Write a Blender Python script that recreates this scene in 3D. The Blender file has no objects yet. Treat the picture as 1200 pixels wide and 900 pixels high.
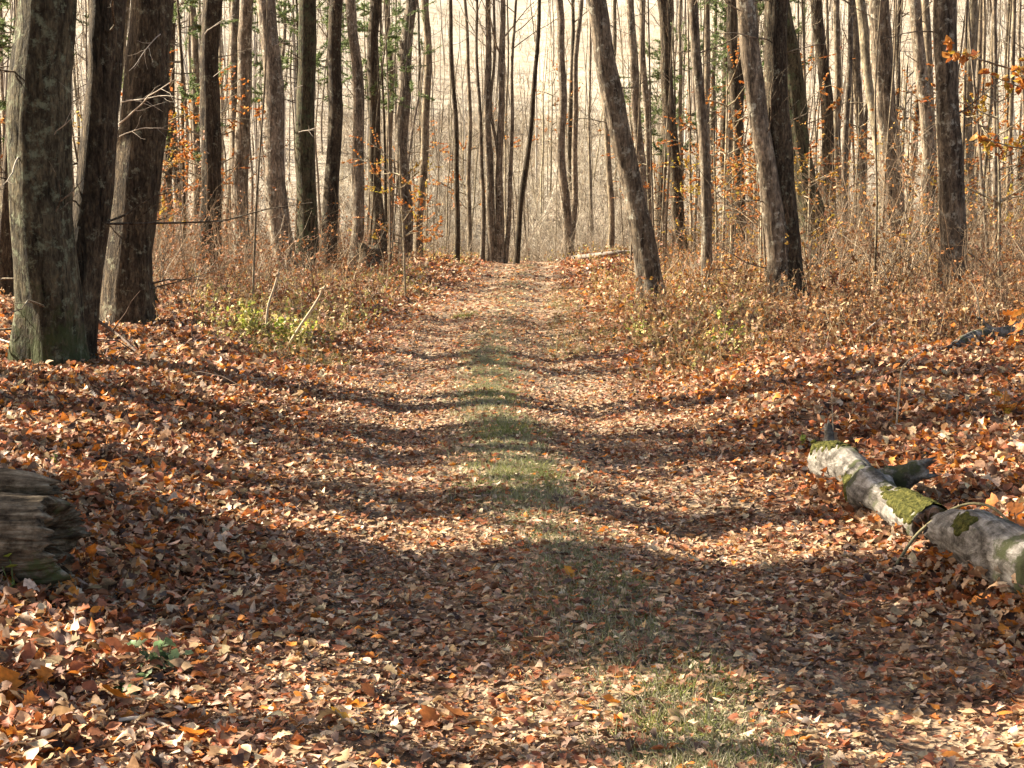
import bpy, math
import numpy as np
from mathutils import Vector

# ------------------------------------------------------------------ camera, sky, sun, exposure
SC = bpy.context.scene
COL = SC.collection
F, W, H, HORIZON = 1900.0, 1200.0, 900.0, 265.0
CAM_Z = 1.6
PITCH = math.atan((H / 2 - HORIZON) / F)
cam_data = bpy.data.cameras.new('camera')
cam_data.sensor_width = 36.0
cam_data.lens = 36.0 * F / W
cam_data.clip_end = 2000.0
cam = bpy.data.objects.new('camera', cam_data)
cam.location = (0, 0, CAM_Z)
cam.rotation_euler = (math.pi / 2 - PITCH, 0, 0)
COL.objects.link(cam)
SC.camera = cam

SUN_EL = math.radians(33)
SUN_AZ = math.radians(-72)           # clockwise from +Y: low on the far left, a little behind the trees
sun_vec = Vector((math.sin(SUN_AZ) * math.cos(SUN_EL), math.cos(SUN_AZ) * math.cos(SUN_EL), math.sin(SUN_EL)))
world = bpy.data.worlds.new('World')
SC.world = world
world.use_nodes = True
wn = world.node_tree.nodes
wl = world.node_tree.links
sky = wn.new('ShaderNodeTexSky')
sky.sky_type = 'NISHITA'
sky.sun_disc = False
sky.sun_elevation = SUN_EL
sky.sun_rotation = SUN_AZ
sky.air_density = 0.8; sky.dust_density = 3.0; sky.ozone_density = 0.6
warm = wn.new('ShaderNodeMix'); warm.data_type = 'RGBA'; warm.blend_type = 'MULTIPLY'   # warm tint put on the sky light for forest bounce, less blue
warm.inputs[0].default_value = 1.0; warm.inputs[7].default_value = (1.0, 0.93, 0.84, 1)
wl.new(sky.outputs[0], warm.inputs[6]); wl.new(warm.outputs[2], wn['Background'].inputs['Color'])
wn['Background'].inputs['Strength'].default_value = 0.075
sd = bpy.data.lights.new('sun', 'SUN')
sd.energy = 5.0
sd.angle = math.radians(0.53)
sd.color = (1.0, 0.90, 0.74)
sun = bpy.data.objects.new('sun', sd)
sun.rotation_euler = sun_vec.to_track_quat('Z', 'Y').to_euler()
sun.location = (-60, 40, 60)
COL.objects.link(sun)
SC.view_settings.view_transform = 'Standard'
SC.view_settings.look = 'None'
SC.view_settings.gamma = 1.0
SC.view_settings.exposure = 2.15
SC.render.engine = 'CYCLES'
SC.cycles.use_denoising = True
SC.cycles.max_bounces = 6
SC.cycles.diffuse_bounces = 3
SC.cycles.transmission_bounces = 3
SC.cycles.sample_clamp_indirect = 4.0

rng = np.random.default_rng(11)

# ------------------------------------------------------------------ terrain
PY = np.array([-20, 0, 5, 6, 8, 10.3, 15.6, 29, 47, 60, 72, 90, 400.])
PX = np.array([0.9, .75, .6, .46, .22, .03, -.25, -.3, .15, .45, .6, .7, .7])
def path_x(y):
    y = np.asarray(y, float)
    return (np.interp(y - 1.2, PY, PX) + np.interp(y, PY, PX) + np.interp(y + 1.2, PY, PX)) / 3

def sstep(a, b, x):
    t = np.clip((x - a) / (b - a), 0, 1)
    return t * t * (3 - 2 * t)

_ph = np.random.default_rng(5).uniform(0, 6.28, (4, 8))
_dr = np.random.default_rng(6).uniform(0, 6.28, (4, 8))
def wob(x, y, scale, k=0):
    r = 0
    for i in range(8):
        f = (0.7 + 0.17 * i) / scale * 6.28
        r = r + np.sin((x * np.cos(_dr[k, i]) + y * np.sin(_dr[k, i])) * f + _ph[k, i])
    return r / 8

def ground(x, y):
    x = np.asarray(x, float); y = np.asarray(y, float)
    u = x - path_x(y)
    a = np.abs(u)
    fade = 1 - sstep(66, 76, y)
    z = (-0.065 * np.exp(-((a - 0.78) / 0.3) ** 2) + 0.035 * np.exp(-(u / 0.30) ** 2)) * fade
    right = 0.36 * sstep(1.35, 3.3, u) + 0.035 * np.clip(u - 3.3, 0, 40)
    left = 0.24 * sstep(1.5, 3.6, -u) + 0.03 * np.clip(-u - 3.6, 0, 40)
    z = z + right + left
    amp = 0.5 + 0.5 * sstep(1.0, 2.5, a)
    z = z + amp * (0.10 * wob(x, y, 5.0, 0) + 0.045 * wob(x, y, 1.7, 1) + 0.016 * wob(x, y, 0.55, 2))
    z = z - 0.075 * np.clip(y - 72, 0, 22)
    h = np.clip(y - 94, 0, 500)
    z = z + 0.19 * h + 0.0007 * np.minimum(h, 160) ** 2 + 0.6 * wob(x, y, 30, 3) * sstep(90, 120, y)
    return z

FWD = np.array([0, math.cos(PITCH), -math.sin(PITCH)])
UPV = np.array([0, math.sin(PITCH), math.cos(PITCH)])
def ray(px, py):
    return np.array([(px - 600) / F, 0, 0]) + UPV * (450 - py) / F + FWD
def at_depth(px, py, y):
    d = ray(px, py)
    return np.array([0, 0, CAM_Z]) + d * (y / d[1])
def on_ground(px, py):
    d = ray(px, py)
    lo = 2.0
    for s in np.arange(2.0, 200, 0.1):
        p = np.array([0, 0, CAM_Z]) + d * s
        if p[2] < ground(p[0], p[1]):
            return np.array([p[0], p[1], float(ground(p[0], p[1]))])
    return at_depth(px, py, 80)
def on_ground_d(px, y):
    x = (px - 600) / F * y * 1.0 / 1.0
    z = float(ground(x, y))
    for _ in range(3):                       # the column under that pixel at that depth
        depth = y * math.cos(PITCH) + (CAM_Z - z) * math.sin(PITCH)
        x = (px - 600) / F * depth
        z = float(ground(x, y))
    return np.array([x, y, z])

# ------------------------------------------------------------------ mesh helpers
def mk_mesh(name, verts, faces, col=None, smooth=True):
    """faces: list of integer arrays (n,4) or (n,3)"""
    verts = np.ascontiguousarray(verts, dtype=np.float32)
    if not isinstance(faces, list): faces = [faces]
    faces = [np.asarray(f, np.int32) for f in faces if len(f)]
    me = bpy.data.meshes.new(name)
    me.vertices.add(len(verts)); me.vertices.foreach_set('co', verts.ravel())
    loops = np.concatenate([f.ravel() for f in faces])
    sizes = np.concatenate([np.full(len(f), f.shape[1], np.int32) for f in faces])
    starts = np.concatenate([[0], np.cumsum(sizes)[:-1]]).astype(np.int32)
    me.loops.add(len(loops)); me.loops.foreach_set('vertex_index', loops)
    me.polygons.add(len(sizes)); me.polygons.foreach_set('loop_start', starts)
    me.polygons.foreach_set('loop_total', sizes)
    if smooth: me.polygons.foreach_set('use_smooth', np.ones(len(sizes), bool))
    if col is not None:
        a = me.color_attributes.new('Col', 'FLOAT_COLOR', 'POINT')
        c = np.ones((len(verts), 4), np.float32); c[:, :3] = col
        a.data.foreach_set('color', c.ravel())
    me.update(calc_edges=True)
    return me

def obj(name, me, mat=None, parent=None, loc=None):
    o = bpy.data.objects.new(name, me)
    COL.objects.link(o)
    if mat is not None and me is not None and not me.materials: me.materials.append(mat)
    if parent is not None: o.parent = parent
    if loc is not None: o.location = loc
    return o
def tag(o, label, cat, group=None):
    o['label'] = label; o['category'] = cat
    if group: o['group'] = group
    return o
def thing(name, label, cat, loc=(0, 0, 0), group=None):
    return tag(obj(name, None, loc=loc), label, cat, group)
def copy_tree(o, parent=None):
    c = o.copy(); COL.objects.link(c); c.parent = parent
    for ch in list(o.children): copy_tree(ch, c)
    return c

def tubes(P, R, sides):
    """P (N,K,3) centre lines, R (N,K) radii -> verts, quads (and a tip that closes to a near point)"""
    N, K, _ = P.shape
    T = np.gradient(P, axis=1)
    T /= np.linalg.norm(T, axis=2, keepdims=True) + 1e-9
    ref = np.zeros((N, 1, 3)); ref[:, :, 0] = 1
    tm = T.mean(1)
    par = np.abs(tm[:, 0]) > 0.8 * np.linalg.norm(tm, axis=1)
    ref[par] = (0, 0, 1)
    A = np.cross(T, ref); A /= np.linalg.norm(A, axis=2, keepdims=True) + 1e-9
    B = np.cross(T, A)
    ang = np.arange(sides) * 2 * np.pi / sides
    V = P[:, :, None, :] + R[:, :, None, None] * (np.cos(ang)[None, None, :, None] * A[:, :, None, :] + np.sin(ang)[None, None, :, None] * B[:, :, None, :])
    idx = np.arange(N * K * sides).reshape(N, K, sides)
    nx = np.roll(idx, -1, axis=2)
    q = np.stack([idx[:, :-1], nx[:, :-1], nx[:, 1:], idx[:, 1:]], -1).reshape(-1, 4)
    return V.reshape(-1, 3), q

class Bag:
    def __init__(self): self.v, self.f, self.c, self.n = [], [], [], 0
    def add(self, v, q, col=None):
        self.v.append(np.asarray(v, np.float32)); self.f.append([np.asarray(q) + self.n])
        if col is not None: self.c.append(np.broadcast_to(col, (len(v), 3)).astype(np.float32))
        self.n += len(v)
    def mesh(self, name, smooth=True):
        q4 = [x for f in self.f for x in f if x.shape[1] == 4]
        q3 = [x for f in self.f for x in f if x.shape[1] == 3]
        fs = ([np.concatenate(q4)] if q4 else []) + ([np.concatenate(q3)] if q3 else [])
        return mk_mesh(name, np.concatenate(self.v), fs, np.concatenate(self.c) if self.c else None, smooth)

def unit(v): return v / (np.linalg.norm(v, axis=-1, keepdims=True) + 1e-9)
def branches(r, start, dirs, length, rad, K=5, up=0.15, jit=0.18, tip=0.25):
    """curving centre lines from start along dirs"""
    N = len(start)
    P = np.zeros((N, K, 3)); P[:, 0] = start
    d = unit(dirs)
    for k in range(1, K):
        P[:, k] = P[:, k - 1] + d * (length / (K - 1))[:, None]
        d = unit(d + r.normal(0, jit, (N, 3)) + np.array([0, 0, up]))
    t = np.linspace(0, 1, K)[None]
    R = rad[:, None] * (1 - (1 - tip) * t)
    return P, R
def children(r, P, R, n, tmin, tmax, lf, ang=(0.6, 1.1), rf=0.55):
    """n side shoots for every parent: start, direction, length, radius"""
    N, K, _ = P.shape
    t = r.uniform(tmin, tmax, (N, n)) * (K - 1)
    i = np.clip(t.astype(int), 0, K - 2); f = (t - i)[..., None]
    rows = np.arange(N)[:, None]
    st = P[rows, i] * (1 - f) + P[rows, i + 1] * f
    tg = unit(P[rows, i + 1] - P[rows, i])
    rd = (R[rows, i] * (1 - f[..., 0]) + R[rows, i + 1] * f[..., 0]) * rf
    rnd = r.normal(0, 1, (N, n, 3)); perp = unit(rnd - (rnd * tg).sum(-1, keepdims=True) * tg)
    a = r.uniform(ang[0], ang[1], (N, n, 1))
    d = tg * np.cos(a) + perp * np.sin(a)
    L = np.linalg.norm(P[:, -1] - P[:, 0], axis=1)[:, None] * lf * r.uniform(0.6, 1.2, (N, n))
    return st.reshape(-1, 3), d.reshape(-1, 3), L.ravel(), rd.ravel()

# leaves: rows of (left, rib, right) points
def leaf_template(profile):
    K = len(profile)
    t = np.linspace(0, 1, K)
    T = np.zeros((K, 3, 2))
    T[:, :, 1] = t[:, None]
    T[:, 0, 0] = -np.array(profile); T[:, 2, 0] = profile
    # lobes point forward a little
    T[:, 0, 1] += np.array(profile) * 0.35; T[:, 2, 1] += np.array(profile) * 0.35
    idx = np.arange(K * 3).reshape(K, 3)
    q = []
    for k in range(K - 1):
        for j in (0, 1):
            q.append((idx[k, j], idx[k, j + 1], idx[k + 1, j + 1], idx[k + 1, j]))
    return T.reshape(-1, 2), np.array(q)
OAK = leaf_template([0.02, .17, .14, .31, .21, .36, .20, .25, .03])
MAPLE = leaf_template([0.03, .38, .30, .46, .24, .22, .03])
BEECH = leaf_template([0.02, .20, .29, .27, .15, .01])
FAR = leaf_template([0.05, .33, .05])
MID = leaf_template([.02, .28, .18, .36, .02])
def leaves(r, tpl, pos, size, yaw, tilt, roll, curl, fold, twist=None):
    """one mesh part of leaves at pos: verts, quads"""
    T, q = tpl
    N, V = len(pos), len(T)
    X = T[None, :, 0].repeat(N, 0); Y = T[None, :, 1].repeat(N, 0) - 0.5
    Z = curl[:, None] * Y ** 2 + fold[:, None] * np.abs(X) - curl[:, None] * 0.1
    if twist is None: twist = r.normal(0, 0.5, N)
    Z = Z + twist[:, None] * X * Y
    L = np.stack([X, Y, Z], -1) * size[:, None, None]
    cr, sr = np.cos(roll)[:, None], np.sin(roll)[:, None]
    x, z = L[..., 0] * cr + L[..., 2] * sr, -L[..., 0] * sr + L[..., 2] * cr
    ct, st = np.cos(tilt)[:, None], np.sin(tilt)[:, None]
    y, z = L[..., 1] * ct - z * st, L[..., 1] * st + z * ct
    cy, sy = np.cos(yaw)[:, None], np.sin(yaw)[:, None]
    V3 = np.stack([x * cy - y * sy, x * sy + y * cy, z], -1) + pos[:, None, :]
    Q = q[None] + (np.arange(N) * V)[:, None, None]
    return V3.reshape(-1, 3), Q.reshape(-1, 4), V

# ------------------------------------------------------------------ materials
def mat(name):
    m = bpy.data.materials.new(name); m.use_nodes = True
    nt = m.node_tree
    for n in list(nt.nodes):
        if n.type != 'OUTPUT_MATERIAL': nt.nodes.remove(n)
    return m, nt, nt.nodes['Material Output'] if 'Material Output' in nt.nodes else [n for n in nt.nodes if n.type == 'OUTPUT_MATERIAL'][0]
def nd(nt, t, **kw):
    n = nt.nodes.new(t)
    for k, v in kw.items():
        if k in n.inputs: n.inputs[k].default_value = v
        else: setattr(n, k, v)
    return n
def ramp(nt, stops, interp='LINEAR'):
    n = nt.nodes.new('ShaderNodeValToRGB'); cr = n.color_ramp; cr.interpolation = interp
    while len(cr.elements) < len(stops): cr.elements.new(0.5)
    for e, (p, c) in zip(cr.elements, stops): e.position = p; e.color = (*c, 1)
    return n
def mixc(nt, fac, a, b, mode='MIX'):
    n = nt.nodes.new('ShaderNodeMix'); n.data_type = 'RGBA'; n.blend_type = mode
    for s, v in ((0, fac), (6, a), (7, b)):
        if isinstance(v, (int, float)): n.inputs[s].default_value = v
        elif isinstance(v, tuple): n.inputs[s].default_value = (*v, 1)
        else: nt.links.new(v, n.inputs[s])
    return n.outputs[2]

def bark_mat(name, dark, light, lichen=None, lichen_amt=0.0, moss=None, moss_h=0.0, ridge=1.0, scale=16.0):
    m, nt, out = mat(name); lk = nt.links.new
    tc = nd(nt, 'ShaderNodeTexCoord'); oi = nd(nt, 'ShaderNodeObjectInfo')
    off = nd(nt, 'ShaderNodeVectorMath', operation='ADD')
    lk(tc.outputs['Object'], off.inputs[0]); lk(oi.outputs['Location'], off.inputs[1])
    mp = nd(nt, 'ShaderNodeMapping'); mp.inputs['Scale'].default_value = (1, 1, 0.16)
    lk(off.outputs[0], mp.inputs[0])
    n1 = nd(nt, 'ShaderNodeTexNoise', Scale=scale, Detail=5.0, Roughness=0.65, Distortion=0.4)
    lk(mp.outputs[0], n1.inputs['Vector'])
    r1 = ramp(nt, [(0.32, dark), (0.5, tuple((a + b) / 2 for a, b in zip(dark, light))), (0.68, light)])
    lk(n1.outputs['Fac'], r1.inputs[0])
    n2 = nd(nt, 'ShaderNodeTexNoise', Scale=2.2, Detail=4.0, Roughness=0.6)
    lk(off.outputs[0], n2.inputs['Vector'])
    r2 = ramp(nt, [(0.35, (0.62, 0.60, 0.58)), (0.65, (1.25, 1.22, 1.18))]); lk(n2.outputs['Fac'], r2.inputs[0])
    c = mixc(nt, 1.0, r1.outputs[0], r2.outputs[0], 'MULTIPLY')
    mp5 = nd(nt, 'ShaderNodeMapping'); mp5.inputs['Scale'].default_value = (1, 1, 0.35); lk(off.outputs[0], mp5.inputs[0])
    n5 = nd(nt, 'ShaderNodeTexNoise', Scale=scale * 2.6, Detail=4.0, Roughness=0.7); lk(mp5.outputs[0], n5.inputs['Vector'])
    r5 = ramp(nt, [(0.34, (.35, .33, .31)), (0.5, (1, 1, 1)), (0.66, (1.9, 1.85, 1.7))]); lk(n5.outputs['Fac'], r5.inputs[0])
    c = mixc(nt, 0.85, c, r5.outputs[0], 'MULTIPLY')
    if lichen:
        n3 = nd(nt, 'ShaderNodeTexNoise', Scale=7.0, Detail=7.0, Roughness=0.75); lk(off.outputs[0], n3.inputs['Vector'])
        r3 = ramp(nt, [(0.62 - 0.16 * lichen_amt, (0, 0, 0)), (0.70 - 0.12 * lichen_amt, (1, 1, 1))]); lk(n3.outputs['Fac'], r3.inputs[0])
        c = mixc(nt, r3.outputs[0], c, lichen)
    if moss:
        sp = nd(nt, 'ShaderNodeSeparateXYZ'); lk(tc.outputs['Object'], sp.inputs[0])
        n4 = nd(nt, 'ShaderNodeTexNoise', Scale=5.0, Detail=6.0, Roughness=0.75); lk(off.outputs[0], n4.inputs['Vector'])
        ma = nd(nt, 'ShaderNodeMath', operation='MULTIPLY_ADD'); lk(n4.outputs['Fac'], ma.inputs[0]); ma.inputs[1].default_value = 2.2 * moss_h; ma.inputs[2].default_value = -0.75 * moss_h
        su = nd(nt, 'ShaderNodeMath', operation='SUBTRACT'); lk(ma.outputs[0], su.inputs[0]); lk(sp.outputs[2], su.inputs[1])
        r4 = ramp(nt, [(0.0, (0, 0, 0)), (0.5, (0.8, 0.8, 0.8))]); lk(su.outputs[0], r4.inputs[0])
        c = mixc(nt, r4.outputs[0], c, moss)
    hs = nd(nt, 'ShaderNodeHueSaturation'); lk(c, hs.inputs['Color'])
    mr = nd(nt, 'ShaderNodeMapRange'); mr.inputs[3].default_value = 0.75; mr.inputs[4].default_value = 1.3
    lk(oi.outputs['Random'], mr.inputs[0]); lk(mr.outputs[0], hs.inputs['Value'])
    b = nd(nt, 'ShaderNodeBump', Strength=1.0 * ridge, Distance=0.05)
    hh = nd(nt, 'ShaderNodeMath', operation='MULTIPLY_ADD'); lk(n5.outputs['Fac'], hh.inputs[0]); hh.inputs[1].default_value = 0.5; lk(n1.outputs['Fac'], hh.inputs[2]); lk(hh.outputs[0], b.inputs['Height'])
    p = nd(nt, 'ShaderNodeBsdfPrincipled', Roughness=0.9); p.inputs['Specular IOR Level'].default_value = 0.15
    lk(hs.outputs[0], p.inputs['Base Color']); lk(b.outputs[0], p.inputs['Normal']); lk(p.outputs[0], out.inputs[0])
    return m

M = {}
M['furrowed'] = bark_mat('dark_furrowed_bark', (0.012, 0.009, 0.006), (0.115, 0.088, 0.056), (0.22, 0.21, 0.14), 0.35, ridge=1.0)
M['mossy'] = bark_mat('moss_footed_bark', (0.016, 0.013, 0.008), (0.14, 0.12, 0.075), (0.20, 0.215, 0.135), 0.6, (0.05, 0.062, 0.02), 1.6, 1.0, 13.0)
M['grey'] = bark_mat('grey_bark', (0.03, 0.022, 0.015), (0.24, 0.195, 0.14), (0.36, 0.34, 0.26), 0.45, ridge=0.6, scale=12.0)
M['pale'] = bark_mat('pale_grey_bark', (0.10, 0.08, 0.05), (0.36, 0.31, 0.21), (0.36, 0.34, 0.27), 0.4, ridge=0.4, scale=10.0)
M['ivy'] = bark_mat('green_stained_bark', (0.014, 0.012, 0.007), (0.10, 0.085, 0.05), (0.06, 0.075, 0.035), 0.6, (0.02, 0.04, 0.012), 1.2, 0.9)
M['far'] = bark_mat('far_bark', (0.06, 0.046, 0.03), (0.27, 0.22, 0.15), (0.34, 0.32, 0.24), 0.35, ridge=0.4, scale=9.0)  # paler than near bark: species tone, plus full sun put into the colour

def attr_mat(name, trans=0.3, rough=0.75, spec=0.2, vein=False):
    m, nt, out = mat(name); lk = nt.links.new
    a = nd(nt, 'ShaderNodeVertexColor', layer_name='Col')
    p = nd(nt, 'ShaderNodeBsdfPrincipled', Roughness=rough); p.inputs['Specular IOR Level'].default_value = spec
    tc = nd(nt, 'ShaderNodeTexCoord')
    n = nd(nt, 'ShaderNodeTexNoise', Scale=60.0, Detail=3.0); lk(tc.outputs['Object'], n.inputs['Vector'])
    r = ramp(nt, [(0.3, (0.65, 0.62, 0.6)), (0.7, (1.2, 1.2, 1.2))]); lk(n.outputs['Fac'], r.inputs[0])
    c = mixc(nt, 1.0, a.outputs['Color'], r.outputs[0], 'MULTIPLY')
    lk(c, p.inputs['Base Color'])
    if trans > 0:
        t = nd(nt, 'ShaderNodeBsdfTranslucent'); lk(c, t.inputs['Color'])
        mx = nd(nt, 'ShaderNodeMixShader'); mx.inputs[0].default_value = trans
        lk(p.outputs[0], mx.inputs[1]); lk(t.outputs[0], mx.inputs[2]); lk(mx.outputs[0], out.inputs[0])
    else: lk(p.outputs[0], out.inputs[0])
    return m
M['leaf'] = attr_mat('dry_leaf', 0.25, 0.6, 0.3)
M['leaf_live'] = attr_mat('live_leaf', 0.4, 0.5, 0.3)
M['twig'] = attr_mat('twig_bark', 0.0, 0.85, 0.15)
M['straw'] = attr_mat('grass_blade', 0.3, 0.7, 0.2)

def litter_mat(name, soil, mix_soil, cell=11.0):
    """fallen leaves as coloured overlapping cells, with bare soil showing between"""
    m, nt, out = mat(name); lk = nt.links.new
    tc = nd(nt, 'ShaderNodeTexCoord')
    nz = nd(nt, 'ShaderNodeTexNoise', Scale=7.0, Detail=3.0); lk(tc.outputs['Object'], nz.inputs['Vector'])
    ad = nd(nt, 'ShaderNodeVectorMath', operation='MULTIPLY_ADD'); lk(nz.outputs['Color'], ad.inputs[0])
    ad.inputs[1].default_value = (0.12, 0.12, 0.12); lk(tc.outputs['Object'], ad.inputs[2])
    v = nd(nt, 'ShaderNodeTexVoronoi', Scale=cell, Randomness=1.0); lk(ad.outputs[0], v.inputs['Vector'])
    v2 = nd(nt, 'ShaderNodeTexVoronoi', Scale=cell * 0.43, Randomness=1.0); lk(ad.outputs[0], v2.inputs['Vector'])
    sp = nd(nt, 'ShaderNodeSeparateColor'); lk(v.outputs['Color'], sp.inputs[0])
    sp2 = nd(nt, 'ShaderNodeSeparateColor'); lk(v2.outputs['Color'], sp2.inputs[0])
    st = [(0.0, (.05, .03, .022)), (0.14, (.11, .05, .03)), (0.3, (.19, .08, .04)), (0.46, (.15, .085, .055)), (0.6, (.27, .15, .085)), (0.76, (.37, .24, .15)), (0.9, (.46, .34, .23)), (0.96, (.40, .14, .03))]
    r = ramp(nt, st, 'CONSTANT'); lk(sp.outputs[0], r.inputs[0])
    r2 = ramp(nt, st, 'CONSTANT'); lk(sp2.outputs[0], r2.inputs[0])
    c = mixc(nt, 0.45, r.outputs[0], r2.outputs[0])
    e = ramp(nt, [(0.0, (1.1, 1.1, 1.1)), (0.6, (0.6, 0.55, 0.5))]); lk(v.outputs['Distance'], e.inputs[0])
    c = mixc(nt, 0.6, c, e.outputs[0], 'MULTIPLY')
    n2 = nd(nt, 'ShaderNodeTexNoise', Scale=0.9, Detail=5.0, Roughness=0.6); lk(tc.outputs['Object'], n2.inputs['Vector'])
    rs = ramp(nt, [(0.55 - mix_soil * 0.3, (0, 0, 0)), (0.75 - mix_soil * 0.3, (0.9, 0.9, 0.9))]); lk(n2.outputs['Fac'], rs.inputs[0])
    n3 = nd(nt, 'ShaderNodeTexNoise', Scale=40.0, Detail=4.0); lk(tc.outputs['Object'], n3.inputs['Vector'])
    so = ramp(nt, [(0.3, tuple(x * 0.6 for x in soil)), (0.7, tuple(x * 1.3 for x in soil))]); lk(n3.outputs['Fac'], so.inputs[0])
    c = mixc(nt, rs.outputs[0], c, so.outputs[0])
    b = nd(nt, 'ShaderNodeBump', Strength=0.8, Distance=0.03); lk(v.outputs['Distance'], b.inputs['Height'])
    p = nd(nt, 'ShaderNodeBsdfPrincipled', Roughness=0.85); p.inputs['Specular IOR Level'].default_value = 0.15
    lk(c, p.inputs['Base Color']); lk(b.outputs[0], p.inputs['Normal']); lk(p.outputs[0], out.inputs[0])
    return m
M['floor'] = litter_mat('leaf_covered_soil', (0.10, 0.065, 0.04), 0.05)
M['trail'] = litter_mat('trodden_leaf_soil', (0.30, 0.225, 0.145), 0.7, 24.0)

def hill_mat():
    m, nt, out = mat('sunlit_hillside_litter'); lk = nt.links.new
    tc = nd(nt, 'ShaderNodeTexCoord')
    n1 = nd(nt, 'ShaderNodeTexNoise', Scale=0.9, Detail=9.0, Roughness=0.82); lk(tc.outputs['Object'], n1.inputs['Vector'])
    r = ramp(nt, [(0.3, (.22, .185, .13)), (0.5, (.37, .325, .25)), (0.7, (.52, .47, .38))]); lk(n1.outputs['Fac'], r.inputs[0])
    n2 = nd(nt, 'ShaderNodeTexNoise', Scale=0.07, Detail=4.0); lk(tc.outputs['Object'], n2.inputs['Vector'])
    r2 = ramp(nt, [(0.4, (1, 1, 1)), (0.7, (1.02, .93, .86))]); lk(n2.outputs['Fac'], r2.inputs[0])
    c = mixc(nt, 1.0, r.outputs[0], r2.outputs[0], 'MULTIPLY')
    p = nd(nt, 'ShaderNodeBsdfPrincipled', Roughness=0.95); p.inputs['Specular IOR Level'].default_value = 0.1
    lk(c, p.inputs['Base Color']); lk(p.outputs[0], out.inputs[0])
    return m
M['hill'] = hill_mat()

# ------------------------------------------------------------------ the ground, the trail, the hill
def spaced(a, b, s0, g, end):
    out = list(np.arange(a, b, s0)); s = s0
    while out[-1] < end: s *= g; out.append(out[-1] + s)
    return np.array(out)
def sheet(name, xs, ys, mt, dz=0.0, rel=False):
    X, Y = np.meshgrid(xs, ys)
    if rel: X = X + path_x(Y)
    Z = ground(X, Y) + dz
    idx = np.arange(X.size).reshape(X.shape)
    q = np.stack([idx[:-1, :-1], idx[:-1, 1:], idx[1:, 1:], idx[1:, :-1]], -1).reshape(-1, 4)
    o = obj(name, mk_mesh(name, np.stack([X, Y, Z], -1).reshape(-1, 3), q), mt)
    o['kind'] = 'structure'
    return o
pos = spaced(0, 9, 0.12, 1.07, 420)
xs = np.concatenate([-pos[:0:-1], pos])
ys = np.concatenate([np.arange(-14, 2, 0.4), spaced(2, 22, 0.12, 1.025, 93.5)])
ys = ys[ys < 94]; ys[-1] = 94.0
sheet('forest_floor', xs, ys, M['floor'])
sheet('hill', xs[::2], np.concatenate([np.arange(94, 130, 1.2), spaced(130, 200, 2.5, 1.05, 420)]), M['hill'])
sheet('trail', np.linspace(-1.3, 1.3, 40), np.concatenate([np.arange(-6, 25, 0.11), np.arange(25, 73, 0.3)]), M['trail'], 0.012, True)

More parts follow.
